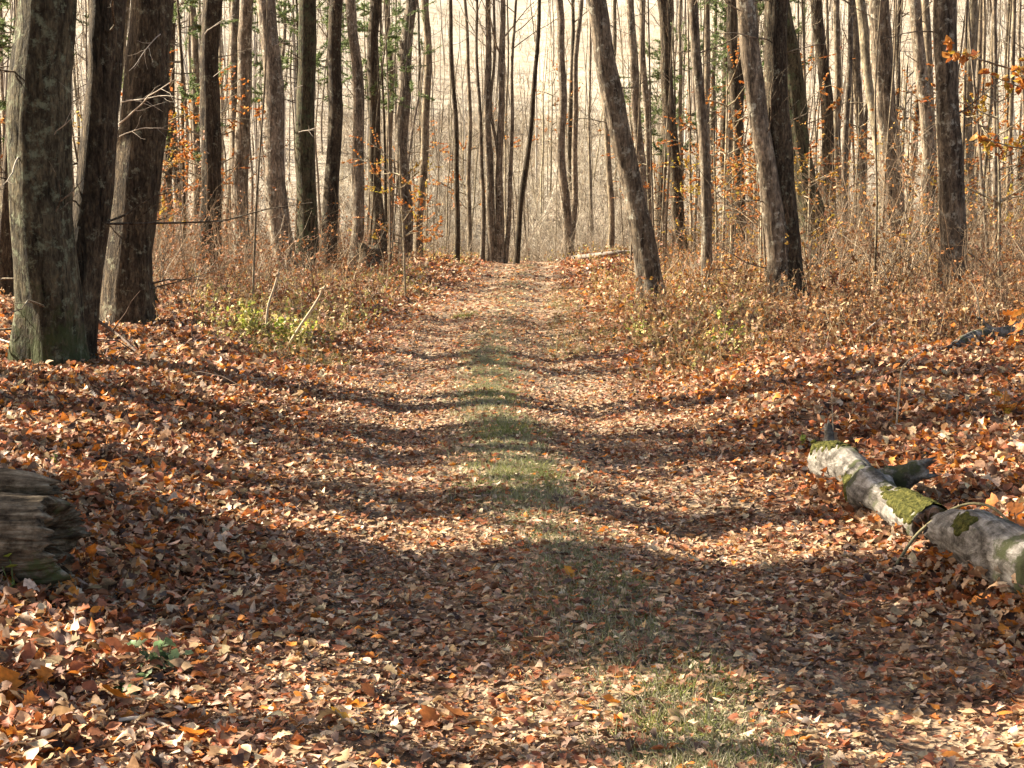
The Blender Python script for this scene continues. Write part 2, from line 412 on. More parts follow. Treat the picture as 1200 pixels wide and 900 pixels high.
# ------------------------------------------------------------------ fallen leaves
PAL = np.array([[.29, .105, .045], [.21, .115, .062], [.47, .295, .16], [.61, .46, .30], [.55, .20, .03], [.07, .040, .027], [.29, .195, .125], [.38, .125, .035]])
PW_SIDE = np.array([.21, .17, .20, .11, .11, .09, .05, .06])
PW_PATH = np.array([.17, .19, .25, .15, .04, .08, .09, .03])
LOGS = [(on_ground(962, 574)[:2], on_ground(1085, 652)[:2], 520, .11), (on_ground(1098, 676)[:2], on_ground(1240, 748)[:2], 420, .13), (on_ground(-60, 690)[:2], on_ground(70, 694)[:2], 500, .14)]
def litter():
    r = np.random.default_rng(21)
    bag = Bag()
    def scatter(y0, y1, dens, tpls, smin, smax, rise):
        hw = 0.316 * y1 + 2.0
        n = int((y1 - y0) * 2 * hw * dens)
        y = r.uniform(y0, y1, n); x = r.uniform(-hw, hw, n)
        keep = np.abs(x) < 0.316 * y + 1.8
        u = x - path_x(y); a = np.abs(u)
        mound = np.exp(-((u - 0.16 * wob(y, y * 0, 4.5, 3)) / 0.36) ** 2) * (1 - 0.6 * sstep(14, 26, y)) * (1 - sstep(60, 75, y))
        keep &= r.random(n) > 0.95 * mound * np.clip(0.75 + 0.7 * wob(x, y, 2.5, 1), 0, 1)
        bare = 0.8 * np.exp(-((u - 0.75) / 0.26) ** 2) * (1 - sstep(5.0, 6.6, y)) + np.exp(-((a - 0.7) / 0.42) ** 2) * sstep(18, 34, y) * np.clip(.6 + .8 * wob(x, y, 5.0, 2), 0, 1)
        keep &= r.random(n) > 0.85 * np.clip(bare, 0, 1)
        clump = 0.5 + 0.5 * wob(x, y, 1.1, 2)
        keep &= r.random(n) < 0.7 + 0.5 * clump
        x, y = x[keep], y[keep]; n = len(x); u = x - path_x(y)
        side = sstep(0.9, 2.2, np.abs(u) + 0.5 * wob(x, y, 1.5, 0))
        s = (smin + (smax - smin) * r.random(n) ** 1.25 * np.where(r.random(n) < .06, 1.5, 1)) * (0.72 + 0.28 * side)
        tilt = r.normal(0, 0.13 + 0.28 * side, n); roll = r.normal(0, 0.13 + 0.28 * side, n)
        z = ground(x, y) + 0.012 + r.random(n) ** 2 * (0.02 + rise * side) + 0.22 * s * (np.abs(np.sin(tilt)) + np.abs(np.sin(roll)))
        z += 0.012 * (np.abs(u) < 1.3)
        cs = np.cumsum(PW_SIDE); cp = np.cumsum(PW_PATH); q = r.random(n)
        i1 = np.searchsorted(cs / cs[-1], q); i2 = np.searchsorted(cp / cp[-1], q)
        ci = np.where(r.random(n) < side, i1, i2).clip(0, 7)
        c = PAL[ci] * r.uniform(0.7, 1.3, (n, 1)) * r.uniform(0.92, 1.08, (n, 3))
        which = r.integers(0, len(tpls), n)
        for k, tp in enumerate(tpls):
            m = which == k; nn = int(m.sum())
            v, f, V = leaves(r, tp, np.stack([x, y, z], -1)[m], s[m], r.uniform(0, 6.28, nn), tilt[m], roll[m], r.normal(0.2, 0.75, nn), r.normal(0.18, 0.42, nn), r.normal(0, 1.0, nn))
            bag.add(v, f, c[m].repeat(V, 0))
    scatter(3.6, 9, 1500, [OAK, BEECH, BEECH, OAK, BEECH, BEECH], 0.03, 0.09, 0.035)
    scatter(3.6, 9, 1500, [FAR, MID], 0.010, 0.03, 0.0)
    scatter(9, 16, 800, [OAK, BEECH, MID], 0.04, 0.09, 0.045)
    scatter(16, 28, 270, [MID, FAR], 0.055, 0.11, 0.06)
    scatter(28, 50, 85, [FAR], 0.09, 0.17, 0.07)
    scatter(50, 76, 30, [FAR], 0.12, 0.22, 0.08)
    # leaves banked up against the logs and lying on them
    for (ax, ay), (bx, by), n, up in LOGS:
        t = r.random(n); off = r.normal(0, .13, n); L = math.hypot(bx - ax, by - ay)
        x = ax + (bx - ax) * t - (by - ay) / L * off; y = ay + (by - ay) * t + (bx - ax) / L * off
        s = r.uniform(.04, .085, n); z = ground(x, y) + .02 + r.random(n) * up * np.exp(-(off / .16) ** 2)
        v, f, V = leaves(r, OAK, np.stack([x, y, z], -1), s, r.uniform(0, 6.28, n), r.normal(0, .5, n), r.normal(0, .5, n), r.normal(.3, .7, n), r.normal(.25, .4, n))
        bag.add(v, f, (PAL[r.integers(0, 8, n)] * r.uniform(.7, 1.2, (n, 1))).repeat(V, 0))
    o = obj('leaf_litter', bag.mesh('leaf_litter', False), M['leaf']); o['kind'] = 'stuff'
litter()

# ------------------------------------------------------------------ trees
def trunk_line(r, base_dir, Ht, K, bend=0.0, curve=0.0, phase=None):
    """centre line (K,3) from just under the ground to the height Ht; base_dir: x,y drift per metre of height"""
    z = np.concatenate([np.linspace(-0.35, 0.6, max(4, K // 5)), np.linspace(0.6, Ht, K - max(4, K // 5) + 1)[1:]])
    p1, p2, p3 = r.uniform(0, 6.28, 3)
    wx = bend * (np.sin(z * 0.55 + p1) - np.sin(p1)) + 0.4 * bend * (np.sin(z * 1.4 + p2) - np.sin(p2))
    wy = bend * (np.sin(z * 0.5 + p3) - np.sin(p3))
    zz = np.clip(z, 0, None)
    x = base_dir[0] * z + wx + curve * zz ** 2
    y = base_dir[1] * z + wy
    return np.stack([x, y, z], -1)
def trunk_mesh(name, r, line, r0, sides, flare=0.45, lobes=5, furrow=0.05, taper=0.55):
    K = len(line); z = line[:, 2]; Ht = z[-1]
    R = r0 * (1 - taper * np.clip(z, 0, None) / Ht)
    R[-1] *= 0.5
    v, q = tubes(line[None], R[None], sides)
    v = v.reshape(K, sides, 3)
    a = np.arange(sides) * 2 * np.pi / sides
    ph = r.uniform(0, 6.28, 6)
    lob = np.cos(lobes * a[None] + ph[0]) * 0.5 + 0.5 * np.cos((lobes - 2) * a[None] + ph[1])
    fl = np.exp(-np.clip(z, -0.1, None) / (1.6 * r0 + 0.08))[:, None]
    k = 1 + flare * fl * (0.75 + 0.5 * lob)
    k += furrow * (np.sin(7 * a[None] + 0.8 * z[:, None] + ph[2]) + 0.7 * np.sin(11 * a[None] - 1.1 * z[:, None] + ph[3])) * 0.5
    k += furrow * 0.9 * np.sin(2.3 * z[:, None] + 2 * a[None] + ph[4]) + furrow * 0.8 * np.sin(5.1 * z[:, None] + a[None] + ph[5])
    k += r.normal(0, furrow * 0.3, k.shape)
    v = line[:, None] + (v - line[:, None]) * k[..., None]
    return mk_mesh(name, v.reshape(-1, 3), q)
def limb_bag(r, line, r0, n, zmin, spread=0.28, l2=5, l3=4, thick=1.0, dead=0, up=0.10):
    """limbs, branches and twigs of a bare crown; dead: short dry shoots low on the trunk"""
    P = line[None]; Ht = line[-1, 2]
    R = (r0 * (1 - 0.55 * np.clip(line[:, 2], 0, None) / Ht))[None]
    bag = Bag()
    i0 = np.searchsorted(line[:, 2], zmin) / (len(line) - 1)
    st, d, L, rd = children(r, P, R, n, i0, 0.97, spread, (0.55, 1.15), 0.38)
    rd = np.minimum(rd, 0.012 * L + 0.012) * thick
    P1, R1 = branches(r, st, d, L, rd, 7, up, 0.16, 0.3)
    bag.add(*tubes(P1, R1, 6))
    st, d, L, rd = children(r, P1, R1, l2, 0.2, 0.98, 0.45, (0.5, 1.0), 0.6)
    P2, R2 = branches(r, st, d, L, rd, 5, up, 0.18, 0.35)
    bag.add(*tubes(P2, R2, 4))
    if l3:
        st, d, L, rd = children(r, P2, R2, l3, 0.15, 1.0, 0.5, (0.4, 1.0), 0.65)
        P3, R3 = branches(r, st, d, L, np.maximum(rd, 0.003), 4, up * 0.5, 0.2, 0.5)
        bag.add(*tubes(P3, R3, 3))
    if dead:
        st, d, L, rd = children(r, P, R, dead, 0.14, max(0.3, i0), 0.09, (1.0, 1.7), 0.2)
        Pd, Rd = branches(r, st, d, L * r.uniform(0.5, 1.3, len(L)), np.minimum(rd, 0.014), 6, 0.02, 0.25, 0.25)
        bag.add(*tubes(Pd, Rd, 4))
        st, d, L, rd = children(r, Pd, Rd, 3, 0.2, 0.95, 0.5, (0.4, 1.0), 0.6)
        Pe, Re = branches(r, st, d, L, rd, 4, 0.02, 0.25, 0.4)
        bag.add(*tubes(Pe, Re, 3))
    return bag

# px at the top edge of the photo, px at the foot, foot row (or None), depth (if the foot is hidden), width px, bark, label
T = [
 (60, 58, 430, None, 72, 'mossy', 'thickest trunk, dark furrowed bark, green moss round its foot'),
 (127, 80, 424, None, 50, 'furrowed', 'dark trunk with a sunlit edge leaning out of the moss-footed thick trunk'),
 (36, 6, 352, None, 26, 'furrowed', 'dark trunk half hidden behind the moss-footed thick trunk'),
 (176, 147, 384, None, 62, 'furrowed', 'broad dark trunk behind the yellowish sapling, foot in dry twigs'),
 (149, 107, 380, None, 9, 'pale', 'thin yellowish sunlit sapling stem in front of the broad dark trunk'),
 (249, 245, None, 38, 28, 'furrowed', 'dark trunk beside green pine sprays, first one past the broad dark trunk'),
 (291, 283, None, 44, 21, 'grey', 'straight slim dark trunk, second one past the broad dark trunk'),
 (312, 336, None, 42, 28, 'grey', 'trunk leaning away from the trail with one bright sunlit strip below'),
 (361, 357, None, 43, 27, 'ivy', 'dark trunk with green moss at its foot beside the bright-edged leaning trunk'),
 (393, 383, None, 46, 21, 'furrowed', 'dark trunk on the trail side of the green-stained trunk'),
 (410, 415, None, 50, 17, 'grey', 'grey trunk standing by the root mound at the bank'),
 (442, 443, None, 53, 18, 'furrowed', 'trunk under green pine needles just past the root mound'),
 (483, 473, None, 60, 19, 'grey', 'thicker of the close pair of trunks above the orange beech sapling'),
 (498, 491, None, 64, 11, 'far', 'thinner of the close pair of trunks above the orange beech sapling'),
 (528, 535, None, 66, 7, 'furrowed', 'thin dark stem between the trunk pair and the clump of stems'),
 (632, 605, None, 69, 7, 'furrowed', 'thin dark stem bowing over, just past the clump of stems'),
 (656, 669, None, 76, 12, 'grey', 'thicker stem of the crossing pair at the end of the trail'),
 (681, 667, None, 77, 8, 'grey', 'thinner stem of the crossing pair at the end of the trail'),
 (699, 716, None, 74, 8, 'far', 'thin stem seen under the big leaning trunk'),
 (699, 768, 357, None, 30, 'grey', 'big leaning trunk with bright sunlit upper side beside the trail'),
 (738, 754, None, 58, 14, 'grey', 'thicker of two grey trunks rising close behind the big leaning trunk'),
 (752, 760, None, 61, 10, 'grey', 'thinner of two grey trunks rising close behind the big leaning trunk'),
 (776, 802, None, 47, 18, 'furrowed', 'gently curved dark trunk second from the big leaning trunk'),
 (813, 829, 344, None, 15, 'grey', 'slim trunk with pale sunlit edge, foot in weeds on the bank'),
 (829, 834, None, 52, 9, 'far', 'pale slim stem just behind the slim trunk in weeds'),
 (858, 869, None, 48, 17, 'furrowed', 'rough dark trunk among orange leaves before the twin dark trunks'),
 (874, 916, 356, None, 28, 'grey', 'leaning front trunk of the crossing twins with long sunlit edge'),
 (912, 927, 354, None, 35, 'furrowed', 'dark rear trunk of the crossing twins'),
 (912, 966, None, 37, 35, 'ivy', 'leaning greenish trunk with a broken pale scar just past the crossing twins'),
 (956, 973, None, 46, 18, 'furrowed', 'narrow dark trunk close behind the trunk with the pale scar'),
 (998, 1012, None, 52, 12, 'far', 'lichen-grey trunk between two leaning dark trunks'),
 (1029, 1053, None, 36, 30, 'grey', 'stout trunk with wide cream sunlit side leaning slightly'),
 (1012, 1036, None, 43, 16, 'pale', 'pale trunk touching the stout cream-sided trunk'),
 (1068, 1087, None, 35, 18, 'grey', 'grey trunk between the stout cream-sided trunk and the tall bright-striped one'),
 (1086, 1097, None, 42, 11, 'far', 'slim grey stem tucked behind the tall bright-striped trunk'),
 (1106, 1117, 346, None, 33, 'grey', 'tall trunk with a bright stripe and a knot, flared foot in brown weeds'),
 (1137, 1139, None, 39, 17, 'pale', 'lichen-spotted pale trunk behind the orange beech spray'),
 (1163, 1169, None, 30, 6, 'grey', 'thin sapling stem right beside the lichen-spotted pale trunk'),
 (1186, 1180, None, 34, 6, 'far', 'thin sapling stem at the edge of the twig thicket'),
 (545, 551, None, 78, 6, 'far', 'faint slender stem behind the clump of stems, trunk-pair side'),
 (226, 231, None, 52, 10, 'far', 'slim stem behind the green pine sprays'),
 (270, 266, None, 55, 9, 'far', 'slim stem between two straight dark trunks'),
 (455, 458, None, 66, 9, 'far', 'slim stem behind the trunk under pine needles'),
 (980, 990, None, 60, 10, 'far', 'slim pale stem far behind the trunk with the pale scar'),
 (899, 905, None, 58, 9, 'far', 'slim pale stem seen between the crossing twins'),
]
TREES = {}
for i, (xt, xb, py, dep, w, bark, label) in enumerate(T):
    r = np.random.default_rng(1000 + i)
    B = on_ground(xb, py) if py else on_ground_d(xb, dep)
    D = B[1]
    top = at_depth(xt, 0, D)
    zr = top[2] - B[2]
    r0 = 0.5 * w / F * (D / math.cos(PITCH)) * (0.88 if 12 < w < 70 else 1.0)
    Ht = float(np.clip(10 + 40 * r0, 9, 21)) + r.uniform(-1, 1.5)
    sides, K = (36, 60) if w > 25 and D < 40 else ((18, 40) if w > 14 else (10, 26))
    bend = r0 * (0.55 if w < 20 else 0.32)
    line = trunk_line(r, ((top[0] - B[0]) / zr, r.normal(0, 0.02)), Ht, K, bend)
    sh = np.interp(zr, line[:, 2], line[:, 0]) - (top[0] - B[0])   # keep the crossing of the top edge where it was seen
    line[:, 0] -= sh * np.clip(line[:, 2], 0, None) / zr
    e = thing('tree', label, 'tree', B)
    obj('trunk', trunk_mesh('trunk', r, line, r0, sides, (0.42 if w > 60 else 0.58) if w > 20 else 0.3, furrow=0.055 if w > 14 else 0.03, taper=0.5), M[bark], e)
    n = 4 if r0 < 0.1 else 5
    bg = limb_bag(r, line, r0, n, zr * 1.0, 0.24, 3, 2, dead=(5 if D < 60 else 2))
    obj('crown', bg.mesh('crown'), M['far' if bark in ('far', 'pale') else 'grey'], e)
    TREES[i] = (e, line, r0)

# the clump of stems at the end of the trail
def clump():
    r = np.random.default_rng(77)
    B = on_ground_d(583, 70)
    e = thing('multi_stem_tree', 'clump of dark stems growing from one foot where the trail ends', 'tree', B)
    for xt, xo, w, cv in ((573, -5, 12, 0.0), (588, 3, 11, .0), (558, -18, 6, 0.0), (604, 9, 6, 0.0), (580, 0, 6, 0.004)):
        top = at_depth(xt, 0, 70); zr = top[2] - B[2]
        ox = xo / F * 70
        ln = trunk_line(r, ((top[0] - B[0] - ox) / zr, r.normal(0, 0.01)), 11 + r.uniform(0, 2), 26, 0.06, 0)
        ln[:, 0] += ox + (0.12 if cv else 0) * np.exp(-((ln[:, 2] - 6.5) / 1.5) ** 2) * -2
        r0 = 0.5 * w / F * 70
        obj('trunk', trunk_mesh('trunk', r, ln, r0, 10, 0.25, furrow=0.04), M['grey'], e)
        obj('crown', limb_bag(r, ln, r0, 4, zr * 0.75, 0.28, 4, 4, dead=3).mesh('crown'), M['grey'], e)
clump()

# slender trees of the far wood: a few kinds, copied
def proto(seed, r0, Ht, bark, bend, zmin):
    r = np.random.default_rng(seed)
    line = trunk_line(r, (r.normal(0, .02), r.normal(0, .02)), Ht, 22, bend)
    e = thing('slender_tree', 'slender bare tree in the far wood', 'tree', (0, 0, 0), 'slender bare trees of the far wood')
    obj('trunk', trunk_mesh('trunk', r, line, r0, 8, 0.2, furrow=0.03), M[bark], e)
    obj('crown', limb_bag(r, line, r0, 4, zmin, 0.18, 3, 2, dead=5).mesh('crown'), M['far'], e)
    return e
PROTO = [proto(301, .07, 12, 'far', .08, 5), proto(302, .11, 15, 'far', .08, 6), proto(303, .05, 9, 'far', .1, 3.5), proto(304, .15, 17, 'grey', .06, 7), proto(305, .09, 13, 'grey', .1, 5), proto(306, .18, 18, 'furrowed', .07, 8)]
used = [False] * 6
def place(k, x, y, s, rz, label, group):
    o = PROTO[k]
    if used[k]: o = copy_tree(o)
    used[k] = True
    o.location = (x, y, float(ground(x, y))); o.scale = (s, s, s); o.rotation_euler = (0, 0, rz)
    o['label'] = label; o['group'] = group
    place.last = o
    return o
r = np.random.default_rng(44)
n_far = 0
taken = []
while n_far < 175:
    y = r.uniform(50, 175) if n_far > 60 else r.uniform(48, 95)
    px = r.uniform(-60, 1260)
    if 470 < px < 760 and (y < 100 or r.random() < 0.45): continue
    if abs(px - 600) < 60 and y < 120: continue
    x = (px - 600) / F * y
    if any((x - a) ** 2 + (y - b) ** 2 < 1.2 for a, b in taken): continue
    taken.append((x, y))
    hill = y > 96
    place(int(r.integers(0, 6)), x, y, r.uniform(0.75, 1.25), r.uniform(0, 6.28),
          'slender bare tree on the pale sunlit hillside' if hill else 'slender bare tree in the wood behind the thick trunks',
          'bare trees on the sunlit hillside' if hill else 'slender bare trees of the wood')
    n_far += 1

SL = [proto(311, .055, 10, 'pale', .12, 4), proto(312, .04, 8, 'far', .14, 3)]
PROTO += SL; used += [False, False]
for k in range(56):
    y = r.uniform(78, 150); px = r.uniform(460, 780)
    place(6 + k % 2, (px - 600) / F * y, y, 1, r.uniform(0, 6.28), 'faint slender stem in the pale tangle past the trail end', 'faint stems past the trail end')
    o = place.last; w = r.uniform(.6, 1.3); o.scale = (w, w, r.uniform(.9, 1.4)); o.rotation_euler = (r.normal(0, .05), r.normal(0, .05), r.uniform(0, 6.28))
for k in range(48):
    while True:
        y = r.uniform(24, 62); px = r.uniform(-40, 1250)
        x = (px - 600) / F * y
        if abs(x - float(path_x(y))) > 3.2 and not (480 < px < 720): break
    o = place(2 if k % 3 else 4, x, y, 1, r.uniform(0, 6.28), 'thin bare sapling standing among the thick trunks', 'thin bare saplings among the trunks')
    w = r.uniform(.35, .75) * (1 if k % 3 else .5); o.scale = (w, w, r.uniform(.75, 1.1)); o.rotation_euler = (r.normal(0, .06), r.normal(0, .06), r.uniform(0, 6.28))

# trees standing beside the trail just outside the picture: their shadows lie across it
r = np.random.default_rng(91)
SHADE = []
for c, x, q in ((5.9, -6.4, .16), (6.25, -7.4, .09), (6.55, -8.2, .26), (6.95, -5.4, .08), (7.2, -6.6, .18), (7.6, -9.6, .28), (8.8, -7.0, .14), (9.45, -10, .26), (10.7, -6.6, .10), (11.0, -8.2, .26), (11.8, -11.5, .28), (12.3, -7.2, .12), (12.7, -9, .2),
                (14.5, -8.4, .24), (17.4, -12, .3), (18.3, -8, .10), (20.2, -10, .28), (21.1, -9, .10), (22.4, -11, .15), (24.6, -15, .3), (3.7, -5.0, .10), (4.6, -9, .12), (6.8, -12.5, .26), (7.35, -14, .3), (28, -18, .28)):
    SHADE.append((x, c - 0.325 * x, q))
kinds = {}
for i, (x, y, r0) in enumerate(SHADE):
    k = (0, 1, 2, 0, 3)[i % 5]
    if k not in kinds:
        rr = np.random.default_rng(600 + k)
        line = trunk_line(rr, (rr.normal(0, .04), rr.normal(0, .03)), 17 + k, 30, .12)
        e = thing('shade_tree', '', 'tree')
        obj('trunk', trunk_mesh('trunk', rr, line, 0.23, 14), M['grey'], e)
        obj('crown', (limb_bag(rr, line, 0.23, 10, 3.2, 0.20, 4, 2, 1.0) if k != 3 else limb_bag(rr, line, 0.23, 12, 4.0, 0.28, 6, 5, 1.1)).mesh('crown'), M['grey'], e)
        kinds[k] = e; o = e
    else: o = copy_tree(kinds[k])
    s = r0 / 0.23
    o.location = (x, y, float(ground(x, y))); o.scale = (s, s, 0.9 + 0.1 * s); o.rotation_euler = (0, 0, r.uniform(0, 6.28))
    o['label'] = 'bare tree beside the trail whose shadow crosses the leaves'; o['group'] = 'bare trees shading the trail'

# ------------------------------------------------------------------ young evergreens and beeches
def sprays(r, P, tpl, per, smin, smax, pal, droop=0.3):
    """leaves set along twigs P (N,K,3)"""
    N, K, _ = P.shape
    t = r.uniform(0.15, 1, (N, per)) * (K - 1); i = np.clip(t.astype(int), 0, K - 2); f = (t - i)[..., None]
    rows = np.arange(N)[:, None]
    p = (P[rows, i] * (1 - f) + P[rows, i + 1] * f).reshape(-1, 3)
    n = len(p)
    c = np.asarray(pal)[r.integers(0, len(pal), n)] * r.uniform(0.7, 1.3, (n, 1))
    v, q, V = leaves(r, tpl, p, r.uniform(smin, smax, n), r.uniform(0, 6.28, n), r.normal(-droop, 0.5, n), r.normal(0, 0.6, n), r.normal(0.1, 0.3, n), r.normal(0.2, 0.2, n))
    return v, q, c.repeat(V, 0)
NEEDLE = leaf_template([.03, .08, .03])
def pine(seed, Ht, zmin):
    r = np.random.default_rng(seed)
    line = trunk_line(r, (0, 0), Ht, 20, .05)
    e = thing('young_pine', '', 'tree')
    obj('trunk', trunk_mesh('trunk', r, line, 0.06, 8, 0.2), M['furrowed'], e)
    bag, fol = Bag(), Bag()
    R = np.full((1, 20), 0.04)
    i0 = np.searchsorted(line[:, 2], zmin) / 19
    st, d, L, rd = children(r, line[None], R, 30, i0, 0.98, 0.2, (1.2, 1.6), 0.4)
    P1, R1 = branches(r, st, d, L, rd, 6, 0.02, 0.08); bag.add(*tubes(P1, R1, 4))
    st, d, L, rd = children(r, P1, R1, 8, 0.25, 1, 0.35, (0.5, 0.9), 0.5)
    P2, R2 = branches(r, st, d, L, rd, 4, 0.05, 0.1); bag.add(*tubes(P2, R2, 3))
    fol.add(*sprays(r, P2, NEEDLE, 44, .10, .20, [(.10, .15, .05), (.15, .20, .07), (.23, .27, .11)], 0.1))
    obj('branches', bag.mesh('branches'), M['grey'], e)
    obj('foliage', fol.mesh('foliage', False), M['leaf_live'], e)
    return e
pines = [pine(701, 8.5, 2.6), pine(702, 9.5, 4.0)]
for j, (px, d, s, k, lab) in enumerate(((214, 46, 1.0, 0, 'young pine with green sprays beside the dark trunk past the broad one'), (452, 60, 1.15, 1, 'young pine with green needles high above the root mound'),
          (350, 52, 1.05, 1, 'young pine showing green behind the green-stained trunk'), (866, 54, 1.1, 1, 'young pine with green sprays high among the orange leaves'), (-14, 30, .85, 0, 'young pine at the edge behind the moss-footed thick trunk'), (788, 66, 1.1, 0, 'faint young pine between the curved dark trunk and the slim trunk'))):
    o = pines[k] if j in (0, 1) else copy_tree(pines[k])
    b = on_ground_d(px, d); o.location = b; o.scale = (s, s, s); o.rotation_euler = (0, 0, j * 1.3)
    o['label'] = lab; o['group'] = 'young pines'

ORANGE = [(.48, .17, .03), (.55, .24, .05), (.40, .12, .03), (.50, .30, .10)]
YELLOW = [(.55, .38, .05), (.45, .38, .06), (.50, .26, .05)]
def beech(seed, Ht, pal, per=7, zmin=0.5):
    r = np.random.default_rng(seed)
    line = trunk_line(r, (r.normal(0, .05), r.normal(0, .05)), Ht, 16, .06)
    e = thing('beech_sapling', '', 'sapling')
    r0 = 0.008 * Ht + .006
    obj('trunk', trunk_mesh('trunk', r, line, r0, 6, 0.2, furrow=0.02), M['pale'], e)
    bag, fol = Bag(), Bag()
    i0 = np.searchsorted(line[:, 2], zmin) / 15
    st, d, L, rd = children(r, line[None], np.full((1, 16), r0), 11, i0, 0.95, 0.28, (0.9, 1.4), 0.5)
    P1, R1 = branches(r, st, d, L, rd, 6, 0.04, 0.12); bag.add(*tubes(P1, R1, 4))
    st, d, L, rd = children(r, P1, R1, 4, 0.25, 1, 0.4, (0.5, 0.9), 0.6)
    P2, R2 = branches(r, st, d, L, rd, 4, 0.02, 0.15); bag.add(*tubes(P2, R2, 3))
    fol.add(*sprays(r, P2, BEECH, per, .07, .13, pal))
    obj('branches', bag.mesh('branches'), M['pale'], e)
    obj('foliage', fol.mesh('foliage', False), M['leaf_live'], e)
    return e
beeches = [beech(811, 2.6, ORANGE, 12), beech(812, 5.5, ORANGE, 13, 1.2), beech(813, 4.5, YELLOW, 12, .8)]
BS = [(508, 62, 1.0, 0, 'orange-leaved beech sapling below the close pair of trunks'), (846, 42, .95, 1, 'tall orange beech sapling between slim trunk and rough dark trunk'), (822, 45, .75, 2, 'yellow-leaved sapling behind the slim trunk in weeds'),
      (1172, 26, .62, 1, 'orange beech sapling at the picture edge under the beech spray'), (1150, 33, .9, 2, 'yellow-orange sapling behind the thin sapling stems'), (172, 44, .7, 1, 'brown-orange sapling behind the broad dark trunk'),
      (762, 52, .7, 1, 'red-brown leaved sapling behind the big leaning trunk'), (1000, 50, .9, 1, 'russet sapling behind the trunk with the pale scar'), (1090, 44, .8, 1, 'russet sapling behind the grey trunk near the knotty one'), (9, 36, .8, 1, 'orange sapling at the picture edge behind the thickest trunk'),
      (905, 36, .5, 2, 'low yellow sapling at the foot of the crossing twins'), (548, 92, 1.6, 1, 'faint orange sapling beyond the clump of stems'), (770, 80, 1.3, 1, 'faint orange sapling far behind the curved dark trunk'), (645, 120, 1.6, 1, 'faint orange sapling on the hillside over the trail end'), (470, 88, 1.4, 1, 'faint orange sapling on the far side of the trunk pair')]
first = set()
XB = np.random.default_rng(8)
for j in range(26):
    px = XB.uniform(770, 1240) if j % 13 < 9 else XB.uniform(130, 480); d = XB.uniform(30, 62)
    right = px > 600
    BS.append((px, d, d / 50 * XB.uniform(.7, 1.15), int(XB.choice([1, 1, 1, 2])), 'gold or orange leaved sapling among the trunks on the %s bank' % ('stump' if right else 'root-mound')))
for j, (c, x) in enumerate(((6.2, -4.6), (7.1, -4.9), (9.6, -5.2), (11.3, -5.6), (12.0, -6.2), (3.6, -4.4), (16.2, -7.4))):  # saplings added out of view to throw dappled shade on the trail
    BS.append((x, c - .325 * x, (.85, .9, .55, 1.0, .8, .5, .9)[j], 1, 'unseen beech sapling added beside the trail for its dappled shade'))
for j, (px, d, s, k, lab) in enumerate(BS):
    o = beeches[k] if k not in first else copy_tree(beeches[k]); first.add(k)
    o.location = on_ground_d(px, d) if px > -2 or px < -13 else (px, d, float(ground(px, d))); o.scale = (s, s, s); o.rotation_euler = (0, 0, j * 2.1); o['label'] = lab; o['group'] = 'leafy saplings among the trunks'

# ------------------------------------------------------------------ thickets, weeds, grass
def thicket(name, seed, pts, hmin, hmax, rad, cols, side=6, lean=0.4, jit=0.24):
    r = np.random.default_rng(seed)
    n = len(pts)
    d = np.stack([r.normal(0, lean, n), r.normal(0, lean, n), np.ones(n)], -1)
    hgt = hmin + (hmax - hmin) * r.random(n) ** 1.3 * np.clip(0.55 + 0.9 * wob(pts[:, 0], pts[:, 1], 6.0, 2), .08, 1.3)
    if pts[:, 1].max() < 72: hgt = hgt * (.18 + .82 * sstep(2.2, 7.5, np.abs(pts[:, 0] - path_x(pts[:, 1]))))
    P, R = branches(r, pts, d, hgt, rad * r.uniform(0.6, 1.4, n), 6, 0.05, jit, 0.3)
    cols = np.asarray(cols); c0 = cols[r.integers(0, len(cols), n)] * r.uniform(0.7, 1.2, (n, 1))
    bag = Bag(); v, q = tubes(P, R, 4); bag.add(v, q, c0.repeat(24, 0))
    st, d, L, rd = children(r, P, R, side, 0.15, 0.98, 0.45, (0.4, 1.3), 0.6)
    P2, R2 = branches(r, st, d, L, rd, 4, 0.03, 0.3, 0.35)
    v, q = tubes(P2, R2, 3); bag.add(v, q, c0.repeat(side, 0).repeat(12, 0))
    o = obj(name, bag.mesh(name), M['twig']); o['kind'] = 'stuff'
    return P2
def area(seed, n, px0, px1, y0, y1, pw=1.0):
    r = np.random.default_rng(seed)
    y = y0 + (y1 - y0) * r.random(n) ** pw; x = (r.uniform(px0, px1, n) - 600) / F * y
    ok = ((np.abs(x - path_x(y)) > 1.9) | (y > 72)) & (r.random(n) < np.clip(.85 + .8 * wob(x, y, 4.0, 1), .25, 1))
    x, y = x[ok], y[ok]
    return np.stack([x, y, ground(x, y) - 0.05], -1)
def leafy(name, seed, P, pal, per, keep, smin, smax):
    r = np.random.default_rng(seed); P = P[r.random(len(P)) < keep]
    bag = Bag(); bag.add(*sprays(r, P, MID, per, smin, smax, pal, 0.3))
    o = obj(name, bag.mesh(name, False), M['leaf']); o['kind'] = 'stuff'
GREY = [(.34, .28, .19), (.20, .155, .10), (.44, .37, .27), (.12, .09, .06)]
BROWN = [(.20, .13, .075), (.32, .22, .13), (.08, .055, .035), (.46, .35, .22)]
thicket('twig_thicket', 1, area(1, 2200, 420, 800, 73, 98), 1.0, 3.4, .010, GREY)
P2 = thicket('twig_thicket', 2, area(2, 2800, 150, 480, 28, 66), .4, 4.6, .008, BROWN + GREY)
P3 = thicket('twig_thicket', 3, area(3, 4200, 770, 1290, 26, 66), .4, 5.0, .008, BROWN + GREY)
P4 = thicket('twig_thicket', 4, area(4, 700, 1090, 1290, 17, 32), .4, 2.8, .006, BROWN)
